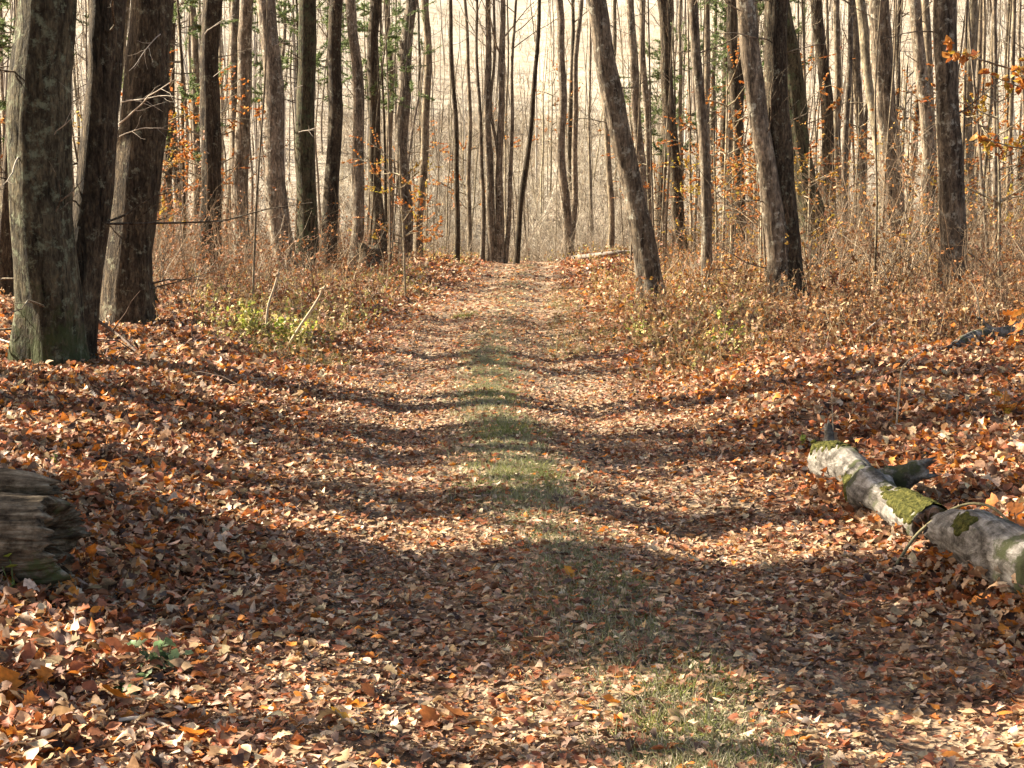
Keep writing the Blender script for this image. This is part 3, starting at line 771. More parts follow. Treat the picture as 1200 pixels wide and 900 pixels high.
thicket('hillside_brush', 5, area(5, 8000, -80, 1280, 96, 200), 1.0, 5.5, .022, [(.46, .40, .29), (.26, .21, .15), (.58, .52, .40), (.11, .085, .06), (.40, .29, .18)], 7, 0.35, 0.26)
thicket('hillside_brush', 6, area(6, 6000, 380, 820, 94, 150), .8, 5.0, .019, [(.48, .41, .29), (.26, .20, .14), (.60, .53, .40), (.12, .09, .06)], 8, 0.4, 0.3)

YELLOW0 = [(.52, .33, .06), (.56, .24, .05)]
RUSSET = [(.40, .17, .05), (.30, .14, .06), (.46, .26, .12), (.24, .10, .05)]
leafy('thicket_leaves', 22, P2, RUSSET, 7, .22, .04, .085)
leafy('thicket_leaves', 23, P3, RUSSET + YELLOW0, 7, .22, .04, .085)
leafy('thicket_leaves', 24, P4, RUSSET, 6, .10, .04, .08)

def far_wood():
    r = np.random.default_rng(66); n = 620
    y = r.uniform(100, 215, n); px = r.uniform(-80, 1280, n); px = px[(np.abs(px - 630) > 150) | (r.random(n) < .3)]; n = len(px); y = y[:n]; x = (px - 600) / F * y
    P, R = branches(r, np.stack([x, y, ground(x, y) - .2], -1), np.stack([r.normal(0, .05, n), r.normal(0, .05, n), np.ones(n)], -1), r.uniform(8, 17, n), r.uniform(.035, .12, n), 8, .02, .035, .4)
    c = np.asarray([(.36, .31, .24), (.24, .20, .15), (.48, .43, .35), (.14, .11, .08)])[r.integers(0, 4, n)] * r.uniform(.8, 1.2, (n, 1))
    bag = Bag(); v, q = tubes(P, R, 6); bag.add(v, q, c.repeat(48, 0))
    st, d, L, rd = children(r, P, R, 8, .15, .95, .16, (.6, 1.2), .4)
    P2, R2 = branches(r, st, d, L, rd, 5, .08, .2, .3); v, q = tubes(P2, R2, 3); bag.add(v, q, c.repeat(8, 0).repeat(15, 0))
    o = obj('distant_wood', bag.mesh('distant_wood'), M['twig']); o['kind'] = 'stuff'
far_wood()

def weeds(name, seed, pts, hmin, hmax, per, pal, stemcol, smin=.03, smax=.075):
    r = np.random.default_rng(seed); n = len(pts)
    d = np.stack([r.normal(0, .35, n), r.normal(0, .35, n), np.ones(n)], -1)
    P, R = branches(r, pts, d, r.uniform(hmin, hmax, n), r.uniform(.002, .0045, n), 5, -0.05, 0.2, 0.5)
    bag = Bag(); v, q = tubes(P, R, 3); c = np.asarray(stemcol)[r.integers(0, len(stemcol), n)]
    bag.add(v, q, c.repeat(15, 0))
    bag.add(*sprays(r, P, MID, per, smin, smax, pal, 0.5))
    o = obj(name, bag.mesh(name, False), M['leaf']); o['kind'] = 'stuff'
DEAD = [(.36, .22, .10), (.26, .13, .06), (.52, .37, .19), (.17, .085, .045), (.42, .19, .05)]
STRAW = [(.50, .39, .2), (.34, .24, .13), (.60, .49, .28)]
OLIVE = [(.40, .36, .10), (.50, .40, .14), (.28, .29, .07), (.52, .38, .15)]
weeds('dead_undergrowth', 11, area(11, 3600, 690, 1290, 15.5, 42, 1.2), .15, .75, 7, DEAD, STRAW)
weeds('dead_undergrowth', 12, area(12, 1700, 640, 900, 16, 48, 1.0), .12, .5, 8, OLIVE + DEAD[:3], STRAW)
weeds('dead_undergrowth', 13, area(13, 1500, 230, 500, 19, 50, 1.0), .12, .5, 8, OLIVE, STRAW)
weeds('dead_undergrowth', 14, area(14, 1300, 120, 420, 22, 55, 1.0), .2, .7, 6, DEAD, STRAW)
weeds('dead_undergrowth', 15, area(15, 250, -20, 200, 20, 40, 1.0), .15, .5, 6, DEAD, STRAW)
weeds('dead_undergrowth', 16, area(16, 1100, 380, 860, 55, 76, 1.0), .2, .8, 6, DEAD + OLIVE, STRAW, .06, .12)

def grass():
    r = np.random.default_rng(31)
    bag = Bag()
    def tufts(x, y, per, h, cols, spread=.05):
        n = len(x) * per
        X = x.repeat(per) + r.normal(0, spread, n); Y = y.repeat(per) + r.normal(0, spread, n)
        st = np.stack([X, Y, ground(X, Y) + 0.005], -1)
        d = np.stack([r.normal(0, .55, n), r.normal(0, .55, n), np.ones(n)], -1)
        P, R = branches(r, st, d, h * r.uniform(.5, 1.4, n), np.full(n, .0028), 4, -0.3, 0.1, 0.2)
        c = np.asarray(cols)[r.integers(0, len(cols), n)] * r.uniform(.7, 1.3, (n, 1))
        v, q = tubes(P, R * np.array([1, 1.1, .8, .3]), 3); bag.add(v, q, c.repeat(12, 0))
    n = 5200
    y = 3.8 + 64 * r.random(n) ** 1.5; x = path_x(y) + 0.16 * wob(y, y * 0, 4.5, 3) + r.normal(0, .15 + .14 * sstep(12, 30, y), n)
    k = wob(x, y, 3.2, 1) + r.normal(0, .3, n) > -0.5 + 0.65 * sstep(16, 28, y)
    x, y = x[k], y[k]
    tufts(x, y, 15, .055, [(.34, .34, .15), (.46, .42, .25), (.26, .29, .11), (.52, .47, .33), (.40, .36, .24)], .06)
    yy = r.uniform(8.5, 21, 1500); xx = path_x(yy) + 0.16 * wob(yy, yy * 0, 4.5, 3) + r.normal(0, .17, 1500)
    kk = wob(xx, yy, 2.1, 0) + r.normal(0, .25, 1500) > -.4
    tufts(xx[kk], yy[kk], 14, .05, [(.54, .52, .27), (.62, .58, .38), (.42, .45, .18), (.56, .51, .35)], .07)
    for px, py, m, h in ((610, 562, 30, .07), (790, 848, 16, .07), (575, 470, 20, .08), (545, 372, 20, .10), (690, 690, 12, .06), (590, 510, 22, .08)):
        p = on_ground(px, py)
        tufts(p[0] + r.normal(0, .14, m), p[1] + r.normal(0, .3, m), 26, h, [(.24, .28, .06), (.34, .34, .10), (.40, .38, .16)])
    for px0, px1, y0, y1, m in ((270, 400, 18, 27, 140), (640, 780, 20, 40, 170), (420, 500, 30, 55, 60), (760, 900, 16, 24, 80)):
        yy = r.uniform(y0, y1, m); xx = (r.uniform(px0, px1, m) - 600) / F * yy
        tufts(xx, yy, 14, .26, [(.40, .36, .14), (.30, .32, .08), (.46, .40, .2), (.34, .24, .13)], .12)
    o = obj('grass', bag.mesh('grass', False), M['straw']); o['kind'] = 'stuff'
grass()

# ------------------------------------------------------------------ logs, sticks, stumps, plants
def wood_mat(name, cols, scale, axis, moss=None, moss_amt=0.0):
    m, nt, out = mat(name); lk = nt.links.new
    tc = nd(nt, 'ShaderNodeTexCoord'); mp = nd(nt, 'ShaderNodeMapping')
    s = [1, 1, 1]; s[axis] = 0.12; mp.inputs['Scale'].default_value = s
    lk(tc.outputs['Object'], mp.inputs[0])
    n1 = nd(nt, 'ShaderNodeTexNoise', Scale=scale, Detail=6.0, Roughness=0.7, Distortion=0.6); lk(mp.outputs[0], n1.inputs['Vector'])
    r1 = ramp(nt, [(0.3, cols[0]), (0.5, cols[1]), (0.68, cols[2])]); lk(n1.outputs['Fac'], r1.inputs[0])
    c = r1.outputs[0]
    n2 = nd(nt, 'ShaderNodeTexNoise', Scale=11.0, Detail=7.0, Roughness=0.7); lk(tc.outputs['Object'], n2.inputs['Vector'])
    r2 = ramp(nt, [(0.36, (.25, .23, .2)), (0.5, (.85, .83, .8)), (0.65, (1.35, 1.35, 1.35))]); lk(n2.outputs['Fac'], r2.inputs[0])
    c = mixc(nt, 1.0, c, r2.outputs[0], 'MULTIPLY')
    if moss:
        n3 = nd(nt, 'ShaderNodeTexNoise', Scale=3.2, Detail=7.0, Roughness=0.7); lk(tc.outputs['Object'], n3.inputs['Vector'])
        r3 = ramp(nt, [(0.6 - moss_amt * .2, (0, 0, 0)), (0.66 - moss_amt * .2, (1, 1, 1))]); lk(n3.outputs['Fac'], r3.inputs[0])
        c = mixc(nt, r3.outputs[0], c, moss)
    b = nd(nt, 'ShaderNodeBump', Strength=0.9, Distance=0.02); lk(n1.outputs['Fac'], b.inputs['Height'])
    p = nd(nt, 'ShaderNodeBsdfPrincipled', Roughness=0.9); p.inputs['Specular IOR Level'].default_value = 0.15
    lk(c, p.inputs['Base Color']); lk(b.outputs[0], p.inputs['Normal']); lk(p.outputs[0], out.inputs[0])
    return m
M['log_grey'] = wood_mat('weathered_grey_wood', ((.03, .026, .021), (.17, .153, .13), (.38, .355, .31)), 15, 1, (.055, .058, .026), 0.3)
M['log_rot'] = wood_mat('rotten_brown_wood', ((.016, .012, .008), (.15, .115, .075), (.33, .28, .20)), 30, 0, (.09, .10, .04), 0.25)
def moss_mat():
    m, nt, out = mat('moss'); lk = nt.links.new
    tc = nd(nt, 'ShaderNodeTexCoord')
    n = nd(nt, 'ShaderNodeTexNoise', Scale=45.0, Detail=5.0, Roughness=0.7); lk(tc.outputs['Object'], n.inputs['Vector'])
    r = ramp(nt, [(0.32, (.022, .022, .008)), (0.48, (.065, .065, .018)), (0.6, (.12, .11, .03)), (0.75, (.17, .14, .05))]); lk(n.outputs['Fac'], r.inputs[0])
    b = nd(nt, 'ShaderNodeBump', Strength=1.0, Distance=0.02); lk(n.outputs['Fac'], b.inputs['Height'])
    p = nd(nt, 'ShaderNodeBsdfPrincipled', Roughness=1.0); p.inputs['Specular IOR Level'].default_value = 0.05
    lk(r.outputs[0], p.inputs['Base Color']); lk(b.outputs[0], p.inputs['Normal']); lk(p.outputs[0], out.inputs[0])
    return m
M['moss'] = moss_mat()

def log_mesh(name, line, R, sides, seed, rough=0.06, ragged=0.0, hollow=0.0, grain=0.0):
    """a lying log: rings along line, lumpy surface with grooves along the grain, uneven sunken ends"""
    r = np.random.default_rng(seed); K = len(line)
    v, q = tubes(line[None], np.asarray(R)[None], sides); v = v.reshape(K, sides, 3)
    a = np.arange(sides) * 2 * np.pi / sides; s = np.linspace(0, 1, K); A, S = a[None], s[:, None]
    ph = r.uniform(0, 6.28, 24)
    k = 1 + rough * (np.sin(3 * A + 4 * S + ph[0]) + .8 * np.sin(5 * A - 9 * S + ph[1]) + .6 * np.sin(9 * A + 13 * S + ph[2]) + .8 * np.sin(14 * S + A + ph[3]) + .5 * np.sin(27 * S - 2 * A + ph[7]) + .4 * np.sin(16 * A + 31 * S + ph[8]))
    g0 = np.zeros_like(k)
    for n in range(8): g0 = g0 + np.sin((7 + 7 * n) * A + (1.5 + n) * S * (-1) ** n + 1.2 * np.sin(5 * S + ph[9 + n]) + ph[15 + n])
    k += grain * np.minimum(g0 / 3, .35)
    k += r.normal(0, rough * .25, k.shape)
    v = line[:, None] + (v - line[:, None]) * k[..., None]
    ax = unit(line[-1] - line[0])
    if ragged:
        jag = ragged * (np.sin(2 * a + ph[4]) + .6 * np.sin(5 * a + ph[5]) + .5 * np.sin(11 * a + ph[6]) + .4 * np.sin(19 * a + ph[7]) + r.normal(0, .35, sides))
        w = np.clip((s - 0.85) / 0.15, 0, 1) ** 2
        v = v + (w[:, None] * jag[None])[..., None] * ax
    verts = list(v.reshape(-1, 3)); faces = []; tri = []
    for ring, sgn in ((0, -1), (K - 1, 1)):
        c = v[ring].mean(0)
        m1 = c + (v[ring] - c) * 0.84 - ax * sgn * hollow * .25
        inner = c + (v[ring] - c) * 0.5 - ax * sgn * hollow * (1 + 0.35 * r.normal(0, 1, (sides, 1)))
        i1 = len(verts); verts += list(m1); i0 = len(verts); verts += list(inner); verts.append(c - ax * sgn * hollow * 1.4)
        for j in range(sides):
            j2 = (j + 1) % sides
            o1, o2 = ring * sides + j, ring * sides + j2
            if sgn > 0:
                faces += [(o1, o2, i1 + j2, i1 + j), (i1 + j, i1 + j2, i0 + j2, i0 + j)]; tri.append((i0 + j, i0 + j2, i0 + sides))
            else:
                faces += [(o2, o1, i1 + j, i1 + j2), (i1 + j2, i1 + j, i0 + j, i0 + j2)]; tri.append((i0 + j2, i0 + j, i0 + sides))
    return mk_mesh(name, np.array(verts), [q, np.array(faces), np.array(tri)])
def spline(pts, K):
    pts = np.asarray(pts, float); n = len(pts); t = np.linspace(0, n - 1, K)
    i = np.clip(t.astype(int), 0, n - 2); f = (t - i)[:, None]
    p0 = pts[np.clip(i - 1, 0, n - 1)]; p1 = pts[i]; p2 = pts[i + 1]; p3 = pts[np.clip(i + 2, 0, n - 1)]
    return .5 * ((2 * p1) + (-p0 + p2) * f + (2 * p0 - 5 * p1 + 4 * p2 - p3) * f ** 2 + (-p0 + 3 * p1 - 3 * p2 + p3) * f ** 3)

def patch(name, line, me, sides, s0, s1, a0, a1, seed, mt, parent, lift=.012):
    """moss growing on the log's own skin between s0..s1 along it and the angles a0..a1 (0 = top)"""
    r = np.random.default_rng(seed); K = len(line); U = 4
    co = np.empty(len(me.vertices) * 3, np.float32); me.vertices.foreach_get('co', co)
    G = co.reshape(-1, 3)[:K * sides].reshape(K, sides, 3).astype(float)
    k = np.linspace(0, K - 1, (K - 1) * U + 1); i = np.clip(k.astype(int), 0, K - 2); f = (k - i)[:, None, None]
    G = G[i] * (1 - f) + G[i + 1] * f; C = line[i] * (1 - f[:, 0]) + line[i + 1] * f[:, 0]
    m = np.linspace(0, sides, sides * U, endpoint=False); i = m.astype(int); f = (m - i)[None, :, None]
    G = G[:, i] * (1 - f) + G[:, (i + 1) % sides] * f
    ax = unit(line[-1] - line[0]); side = unit(np.cross(ax, [0, 0, 1.])); up = np.cross(side, ax)
    D = unit(G - C[:, None]); ang = np.arctan2((D * side).sum(-1), (D * up).sum(-1))
    S = (np.linspace(0, 1, len(k)) - (s0 + s1) / 2) / ((s1 - s0) / 2); A = (ang - (a0 + a1) / 2) / ((a1 - a0) / 2)
    P = G.reshape(-1, 3); nz = 0; 
    for q in range(10): nz = nz + np.sin(P @ r.normal(0, 26 + 7 * q, 3) + r.uniform(0, 6.28)) / (1 + .35 * q)
    nz = nz.reshape(A.shape) / 3
    e = 1 - (S[:, None] ** 2 + A ** 2) + .75 * nz
    off = lift * np.sqrt(np.clip(e, 0, 1)) + .003 * nz + r.normal(0, .0012, e.shape) - .004 * (e < .03)
    V = G + D * off[..., None]
    idx = np.arange(V.shape[0] * V.shape[1]).reshape(V.shape[:2]); nx = np.roll(idx, -1, 1); en = np.roll(e, -1, 1)
    Q = np.stack([idx[:-1], nx[:-1], nx[1:], idx[1:]], -1).reshape(-1, 4)
    keep = (np.maximum.reduce([e[:-1], en[:-1], en[1:], e[1:]]) > 0).ravel(); Q = Q[keep]
    u, inv = np.unique(Q, return_inverse=True)
    return obj(name, mk_mesh(name, V.reshape(-1, 3)[u], inv.reshape(-1, 4)), mt, parent)

def right_logs():
    def gp(px, py, lift): p = on_ground(px, py); p[2] += lift; return p
    a, b = gp(962, 563, .12), gp(1092, 645, .10)
    base = a.copy(); base[2] = 0
    e = thing('fallen_log', 'shorter grey fallen log piece with moss cap, farther down the bank', 'log', base)
    side = np.array([.05, .03, 0])
    ln = spline([a - base, a * .78 + b * .22 - base + side + [0, 0, .03], a * .52 + b * .48 - base + [0, 0, .0], a * .28 + b * .72 - base - side + [0, 0, .02], b - base], 70)
    t = np.linspace(0, 1, 70)
    R = np.interp(t, [0, .05, .2, .34, .46, .54, .62, .74, .86, 1], [.09, .108, .11, .092, .098, .132, .115, .082, .098, .10])
    me = log_mesh('trunk', ln, R, 40, 41, .035, .0, .04, .05); obj('trunk', me, M['log_grey'], e)
    patch('moss', ln, me, 40, -.06, .2, -1.5, 1.0, 3, M['moss'], e, .016)
    patch('moss', ln, me, 40, .78, 1.03, -1.5, 1.5, 9, M['moss'], e, .016)
    patch('moss', ln, me, 40, .38, .56, 1.0, 2.2, 6, M['moss'], e, .008)
    rr = np.random.default_rng(2)
    P, Rr = branches(rr, np.array([ln[3] + [0.03, .02, .07]]), np.array([[.1, .1, 1.]]), np.array([.15]), np.array([.04]), 12, 0, .05, .55)
    obj('branch_stub', log_mesh('branch_stub', P[0], Rr[0], 14, 7, .08, .015, .02), M['log_grey'], e)
    P, Rr = branches(rr, np.array([ln[38] + [0.02, 0, .03]]), np.array([[.75, -.25, .42]]), np.array([.30]), np.array([.085]), 14, -.05, .05, .6)
    obj('branch_stub', log_mesh('branch_stub', P[0], Rr[0], 18, 8, .07, .03, .04, .04), M['log_grey'], e)
    a2, b2 = gp(1108, 668, .145), gp(1275, 752, .18)
    base = a2.copy(); base[2] = 0
    e = thing('fallen_log', 'thick smooth grey fallen log piece nearest the camera, jagged broken end', 'log', base)
    ln = spline([a2 - base, a2 * .72 + b2 * .28 - base + [0, 0, .03], a2 * .4 + b2 * .6 - base + [0, 0, -.01], b2 - base], 70)[::-1].copy()
    R = np.interp(t, [0, .4, .62, .7, .8, .93, 1], [.14, .136, .128, .134, .118, .11, .08])
    me = log_mesh('trunk', ln, R, 44, 43, .03, .045, .07, .05); obj('trunk', me, M['log_grey'], e)
    patch('moss', ln, me, 44, .58, .76, -1.3, -.4, 5, M['moss'], e, .010)
    pts = [on_ground(1050, 668) + [0, 0, .02], on_ground(1080, 662) + [0, .1, .11], on_ground(1120, 662) + [0, .2, .20], on_ground(1160, 664) + [0, .25, .23], on_ground(1200, 680) + [0, .3, .21], on_ground(1275, 705) + [0, .3, .0]]
    ln = spline(pts, 30); b0 = ln[0].copy()
    v, q = tubes((ln - b0)[None], np.linspace(.009, .006, 30)[None], 6)
    o = obj('dead_vine', mk_mesh('dead_vine', v, q, np.broadcast_to((.17, .15, .08), (len(v), 3))), M['twig'], None, b0)
    tag(o, 'thin dead vine arching over the thick grey log piece', 'vine')
right_logs()

def left_log():
    p = on_ground(40, 694)
    e = thing('fallen_log', 'rotten dark log end with ragged break and split top, at the picture edge', 'log', p)
    c = .20
    ln = spline([[-1.5, .25, c], [-.7, .12, c], [-.2, .03, c], [.13, 0, c + .01]], 90)
    t = np.linspace(0, 1, 90)
    R = np.interp(t, [0, .6, .93, 1], [.215, .215, .20, .17])
    obj('trunk', log_mesh('trunk', ln, R, 150, 53, .014, .03, .12, .035), M['log_rot'], e)
    ln2 = spline([[-1.5, .34, .43], [-.6, .22, .44], [-.2, .16, .44], [.06, .14, .425]], 50)
    R2 = np.interp(t[:50] / t[49], [0, .8, 1], [.062, .058, .03])
    obj('split_slab', log_mesh('split_slab', ln2, R2, 26, 52, .035, .025, .02, .04), M['log_rot'], e)
left_log()

def stick(label, pts, r0, col, name='fallen_branch', side=0, seed=1, cat='branch'):
    ln = spline(pts, 18); b0 = ln[0].copy(); ln = ln - b0
    bag = Bag(); R = np.linspace(r0, r0 * .45, 18)
    v, q = tubes(ln[None], R[None], 6); bag.add(v, q, np.array(col))
    if side:
        r = np.random.default_rng(seed)
        st, d, L, rd = children(r, ln[None], R[None], side, .2, .95, .3, (.4, 1.0), .6)
        P, Rr = branches(r, st, d, L, rd, 5, .05, .2); v, q = tubes(P, Rr, 4); bag.add(v, q, np.array(col))
    o = obj(name, bag.mesh(name), M['twig'], None, b0)
    return tag(o, label, cat)
def g(px, py, z=0.02): p = on_ground(px, py); p[2] += z; return p
stick('dark dead branch lying from the thickest trunk down towards the trail', [g(106, 395, .25), g(140, 405, .1), g(175, 430, .03), g(212, 447, .03)], .022, (.10, .07, .05), side=4, seed=4)
stick('dark dead branch lying level on the leaves beside the thickest trunk', [g(112, 418, .04), g(160, 414, .06), g(205, 410, .05), g(250, 402, .05)], .022, (.12, .09, .07), side=3, seed=5)
stick('straight black stick lying just behind the thickest trunk', [g(95, 384, .06), g(150, 381, .05), g(200, 380, .05)], .025, (.04, .03, .025), side=0)
stick('pale bare twig lying against the mossy foot', [g(-10, 412, .15), g(40, 420, .12), g(85, 418, .25)], .012, (.42, .38, .32), side=2, seed=8)
stick('grey stick half covered by leaves beside the trail', [g(150, 505), g(172, 508, .03), g(198, 509, .02)], .018, (.30, .25, .2))
stick('pale short stick among sunlit leaves near the camera', [g(140, 862, .03), g(175, 866, .04), g(206, 876, .03)], .009, (.55, .47, .36))
stick('dark mossy branch half buried in leaves near the camera', [g(-12, 778, .03), g(35, 781, .045), g(90, 790, .02)], .026, (.09, .09, .05), side=1, seed=3)
stick('thin pale twig on the trail leaves', [g(325, 730, .02), g(390, 737, .03), g(470, 738, .02)], .005, (.40, .32, .24))
def grey_limb():
    pts = [g(1118, 414, .07), g(1150, 408, .13), g(1180, 404, .12), g(1210, 401, .16), g(1250, 398, .12)]
    ln = spline(pts, 60); b0 = ln[0].copy(); b0[2] -= .07; R = np.interp(np.linspace(0, 1, 60), [0, .1, .35, .5, 1], [.035, .055, .06, .075, .06])
    e = thing('fallen_log', 'crooked grey fallen limb lying in weeds under the orange oak leaves', 'log', b0)
    obj('trunk', log_mesh('trunk', (ln - b0)[::-1].copy(), R[::-1], 22, 71, .07, .05, .03, .05), M['log_grey'], e)
    rr = np.random.default_rng(4)
    P, Rr = branches(rr, (ln[[20, 34]] - b0), np.array([[-.3, -.1, .6], [.3, -.4, -.3]]), np.array([.3, .35]), np.array([.028, .045]), 12, 0, .14, .4)
    for k in range(2): obj('branch_stub', log_mesh('branch_stub', P[k], Rr[k], 12, 72 + k, .08, .02, .02, .04), M['log_grey'], e)
grey_limb()
stick('pale broken stick standing up in the right bank weeds', [g(1012, 395, .05), g(1028, 392, .15), g(1040, 388, .2)], .012, (.5, .43, .34))
stick('fallen trunk lying across the ground at the end of the trail', [g(672, 306, .12), g(700, 305, .2), g(740, 303, .25), g(765, 302, .2)], .11, (.20, .17, .14), 'fallen_log', 2, 13, 'log')

# bare pale twigs reaching from the broad dark trunk: parts of that tree
def twigs_on(i, ends, seed):
    e, line, r0 = TREES[i]; r = np.random.default_rng(seed); B = np.array(e.location)
    for (x0, y0, x1, y1, dd, rad) in ends:
        bag = Bag()
        p = at_depth(x0, y0, B[1] - r0 * .8) - B; qn = at_depth(x1, y1, B[1] - dd) - B
        L = np.linalg.norm(qn - p)
        P, R = branches(r, p[None], (qn - p)[None], np.array([L]), np.array([rad]), 8, .0, .12, .35)
        v, q = tubes(P, R, 5); bag.add(v, q, np.array((.40, .35, .28)))
        st, d, LL, rd = children(r, P, R, 5, .25, 1, .35, (.35, .8), .65)
        P2, R2 = branches(r, st, d, LL, rd, 5, .05, .2); v, q = tubes(P2, R2, 4); bag.add(v, q, np.array((.38, .33, .26)))
        obj('dead_branch', bag.mesh('dead_branch'), M['twig'], e)
twigs_on(3, [(140, 145, 212, 88, 1.2, .014), (142, 120, 205, 105, 1.0, .010), (140, 160, 190, 135, .8, .008), (188, 40, 150, 70, .9, .008)], 5)
twigs_on(5, [(240, 40, 262, 8, .6, .014), (245, 180, 215, 160, .6, .012), (250, 90, 275, 70, .4, .01)], 6)
twigs_on(7, [(318, 55, 350, 42, .5, .016), (330, 165, 300, 190, .5, .014)], 7)
twigs_on(8, [(350, 155, 385, 145, .5, .014), (357, 100, 330, 105, .5, .014)], 8)
twigs_on(0, [(25, 180, 5, 205, .8, .010), (60, 165, 100, 85, .9, .006)], 9)

# stumps and root mounds
def stump(label, px, d, r0, h, name='stump', seed=1, col='furrowed'):
    r = np.random.default_rng(seed); B = on_ground_d(px, d)
    z = np.linspace(-.15, h, 10); R = r0 * (1 + .9 * np.exp(-np.clip(z, 0, None) / (h * .35))); R *= np.linspace(1, .7, 10)
    ln = np.stack([.1 * z * r.normal(), .1 * z * r.normal(), z], -1) if False else np.stack([z * 0, z * 0, z], -1)
    o = obj(name, log_mesh(name, ln, R, 18, seed, .10, .08 * h, .02), M[col], None, B)
    return tag(o, label, 'stump')
stump('dark root mound beside the grey trunk at the left bank', 432, 48, .42, .75, 'root_mound', 61)
stump('small dark stump in weeds behind the crossing twins', 1008, 34, .25, .5, 'stump', 62)
stump('little mossy stump at the foot of the broad dark trunk', 178, 26.5, .07, .35, 'stump', 63, 'ivy')

def plant(name, label, B, n, h, leafsize, pal, seed, tpl=BEECH, spread=.5, stem=(.12, .16, .05), per=5, tilt=-.1, cat='plant'):
    r = np.random.default_rng(seed); e = thing(name, label, cat, B)
    st = np.zeros((n, 3)) + r.normal(0, .01, (n, 3)) * [1, 1, 0]
    d = np.stack([r.normal(0, spread, n), r.normal(0, spread, n), np.ones(n)], -1)
    P, R = branches(r, st - [0, 0, .02], d, h * r.uniform(.7, 1.2, n), np.full(n, .0035), 5, -.05, .12, .5)
    v, q = tubes(P, R, 4); obj('stem', mk_mesh('stem', v, q, np.broadcast_to(stem, (len(v), 3))), M['twig'], e)
    bag = Bag(); bag.add(*sprays(r, P, tpl, per, leafsize * .7, leafsize * 1.2, pal, tilt))
    obj('leaves', bag.mesh('leaves', False), M['leaf_live'], e)
    return e
GREEN = [(.26, .40, .18), (.32, .46, .22), (.20, .32, .12)]
YG = [(.36, .40, .06), (.28, .36, .05), (.44, .42, .08)]
LEAFLET = leaf_template([.02, .22, .17, .30, .20, .24, .12, .02])
DULL = [(.17, .26, .12), (.22, .31, .16), (.14, .20, .09), (.28, .34, .19)]
plant('green_plant', 'pale green leafy plant growing through leaves near the camera', g(192, 790, 0), 13, .15, .075, DULL, 1, LEAFLET, 1.1, (.2, .2, .1), 3, -.1)
plant('green_plant', 'smaller pale green sprig just in front of the leafy plant', g(158, 818, 0), 7, .10, .065, DULL, 2, LEAFLET, 1.1, (.2, .2, .1), 3, -.1)
plant('green_plant', 'yellow-green sprig in front of the rotten dark log end', g(8, 700, 0), 4, .22, .075, YG + GREEN[:1], 3, per=3, spread=.3)
plant('green_plant', 'small yellow-green sprig on sunlit leaves behind the rotten log', g(62, 552, 0), 3, .10, .06, YG, 4, per=3)
plant('green_plant', 'yellow-green low shrub in the tan weeds below the leaning trunk', g(748, 398, 0), 7, .35, .085, YG, 5, per=6)
plant('green_plant', 'yellow-green low shrub between the two pale dry stalks', g(345, 408, 0), 34, .50, .08, YG + OLIVE, 6, per=8)
plant('green_plant', 'yellow-green low shrub farther from the trail than the dry stalks', g(292, 396, 0), 26, .5, .075, YG + OLIVE, 7, per=7)
plant('green_plant', 'yellowish low shrub in the weeds between trail bank and crossing twins', g(850, 405, 0), 8, .35, .08, YG, 8, per=6)
plant('green_plant', 'small yellow-green sprig at the mossy end of the grey log', g(942, 530, 0), 4, .14, .06, YG, 9, per=3)
plant('red_shrub', 'dark red leaved low shrub behind the crossing twins', g(978, 348, 0), 10, .4, .09, [(.22, .03, .03), (.30, .05, .04)], 10, per=7, cat='shrub')
plant('oak_seedling', 'orange-leaved seedling at the picture edge above the near log piece', g(1192, 640, 0), 3, .26, .13, ORANGE[:2], 11, OAK, .3, (.2, .12, .06), 3, .3)
plant('oak_seedling', 'orange oak leaves on a stalk over the grey fallen limb', g(1185, 412, 0), 3, .42, .20, ORANGE[:2], 12, OAK, .4, (.2, .12, .06), 3, .2)
plant('oak_seedling', 'golden seedling on the sunlit bank above the grey logs', g(1172, 495, 0), 4, .22, .09, YELLOW[:1] + ORANGE[:2], 13, OAK, .3, (.3, .2, .1), 3, .2)
plant('oak_seedling', 'russet oak seedling in the trail-side leaves at the right bank', g(835, 590, 0), 4, .10, .09, ORANGE, 14, OAK, .6, (.3, .2, .1), 2, .2)

def stalk(label, pts, r0, heads, seed):
    ln = spline(pts, 14); b0 = ln[0].copy(); e = thing('dry_stalk', label, 'plant', b0)
    v, q = tubes((ln - b0)[None], np.linspace(r0, r0 * .6, 14)[None], 5)
    obj('stem', mk_mesh('stem', v, q, np.broadcast_to((.52, .42, .28), (len(v), 3))), M['twig'], e)
    r = np.random.default_rng(seed); bag = Bag()
    for h in heads:
        n = 16; p = (np.asarray(h) - b0)[None] + r.normal(0, .012, (n, 3))
        v, q, V = leaves(r, BEECH, p, r.uniform(.04, .075, n), r.uniform(0, 6.28, n), r.normal(.3, .5, n), r.normal(0, .5, n), r.normal(0, .3, n), r.normal(.2, .2, n))
        bag.add(v, q, np.broadcast_to((.58, .46, .32), (n * V, 3)))
    if heads: obj('seed_head', bag.mesh('seed_head', False), M['leaf'], e)
def up_at(px, py, base): return at_depth(px, py, base[1])
b = g(312, 388, 0); stalk('upright pale dry stalk forked at its tip, in yellow-green weeds', [b, up_at(314, 360, b), up_at(322, 335, b), up_at(327, 316, b)], .02, [up_at(325, 322, b)], 1)
b = g(334, 412, 0); stalk('leaning pale dry stalk tilted towards the trail', [b, up_at(350, 385, b), up_at(368, 358, b), up_at(381, 335, b)], .02, [up_at(378, 340, b)], 2)
b = g(976, 520, 0); stalk('thin pale stalk with two dry seed heads behind the mossy log end', [b, up_at(976, 500, b), up_at(975, 470, b), up_at(975, 452, b)], .006, [up_at(978, 471, b), up_at(958, 479, b)], 3)
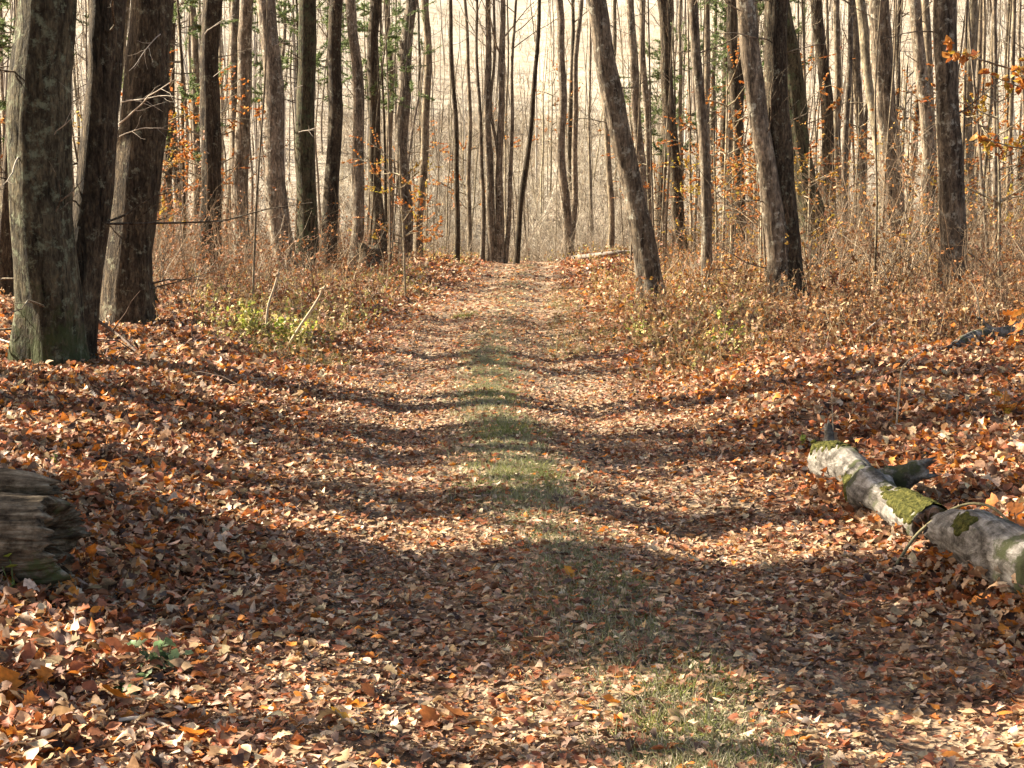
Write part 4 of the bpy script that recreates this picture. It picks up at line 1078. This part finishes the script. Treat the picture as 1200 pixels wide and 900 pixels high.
b = g(1050, 505, 0); stalk('tall thin pale stalk bending over on the sunlit bank', [b, up_at(1054, 460, b), up_at(1058, 430, b), up_at(1080, 412, b)], .008, [], 4)
b = g(1108, 490, 0); stalk('short stalk with one drooping pale dry leaf', [b, up_at(1110, 475, b), up_at(1109, 462, b)], .005, [up_at(1110, 464, b)], 5)
b = g(1150, 400, 0); stalk('tall bent dry stalk in the brown weeds by the grey limb', [b, up_at(1148, 370, b), up_at(1143, 340, b), up_at(1137, 330, b)], .010, [], 6)

# beech branch with orange leaves reaching into the picture from a tree beside it
def beech_spray():
    r = np.random.default_rng(95); D = 13.0
    b = on_ground_d(1330, D); e = thing('beech_tree', 'beech branch of orange-gold leaves reaching in at the top corner', 'tree', b)
    line = trunk_line(r, (0, 0), 7, 18, .05)
    obj('trunk', trunk_mesh('trunk', r, line, .07, 10, .3), M['pale'], e)
    bag, fol = Bag(), Bag()
    ends = [[(1330, 60), (1270, 92), (1200, 84), (1150, 70), (1112, 58)], [(1330, 120), (1260, 108), (1205, 104), (1165, 90)], [(1330, 250), (1250, 170), (1205, 175), (1160, 165)], [(1330, 20), (1260, -30), (1200, -40), (1120, -60)]]
    for pts in ends:
        ln = spline([at_depth(x, y, D - .1 * k) - b for k, (x, y) in enumerate(pts)], 12)
        v, q = tubes(ln[None], np.linspace(.018, .003, 12)[None], 5); bag.add(v, q)
        st, d, L, rd = children(r, ln[None], np.linspace(.016, .003, 12)[None], 16, .3, 1, .10, (.4, .9), .5)
        P2, R2 = branches(r, st, d, L, rd, 4, -.05, .15); v, q = tubes(P2, R2, 3); bag.add(v, q)
        fol.add(*sprays(r, P2, BEECH, 4, .055, .10, ORANGE + YELLOW[:1], .4))
    obj('branches', bag.mesh('branches'), M['pale'], e)
    obj('foliage', fol.mesh('foliage', False), M['leaf_live'], e)
beech_spray()

# a few single leaves that stand out
for k, (px, py, s, c, lab, yaw) in enumerate(((403, 862, .11, (.62, .34, .03), 'golden yellow leaf lying on pale leaves near the camera', 1.2), (505, 866, .12, (.45, .16, .04), 'curled orange-brown leaf lying past the golden one', .3), (535, 862, .13, (.48, .20, .07), 'broad upright orange-brown leaf beside the curled one', 2.0),
        (435, 830, .10, (.50, .18, .05), 'orange leaf standing on edge beyond the golden leaf', .8), (140, 842, .13, (.55, .18, .02), 'bright orange leaf among sunlit leaves near the pale stick', 1.9), (8, 828, .16, (.60, .20, .02), 'big bright orange leaf at the picture edge', .2), (228, 886, .11, (.58, .20, .03), 'orange leaf beside the pale short stick', 2.6), (668, 692, .09, (.62, .28, .03), 'small orange leaf lying on the trail centre', .4), (332, 712, .10, (.52, .16, .02), 'orange leaf on shaded leaves beside the trail', 1.0))):
    r = np.random.default_rng(900 + k); p = g(px, py, .05)
    v, q, V = leaves(r, MAPLE if k % 2 == 0 else OAK, np.zeros((1, 3)), np.array([s]), np.array([yaw]), np.array([.45]), np.array([.25]), np.array([.5]), np.array([.25]))
    o = obj('fallen_leaf', mk_mesh('fallen_leaf', v, q, np.broadcast_to(c, (len(v), 3)), False), M['leaf_live'], None, p)
    tag(o, lab, 'leaf', 'bright leaves on the litter')
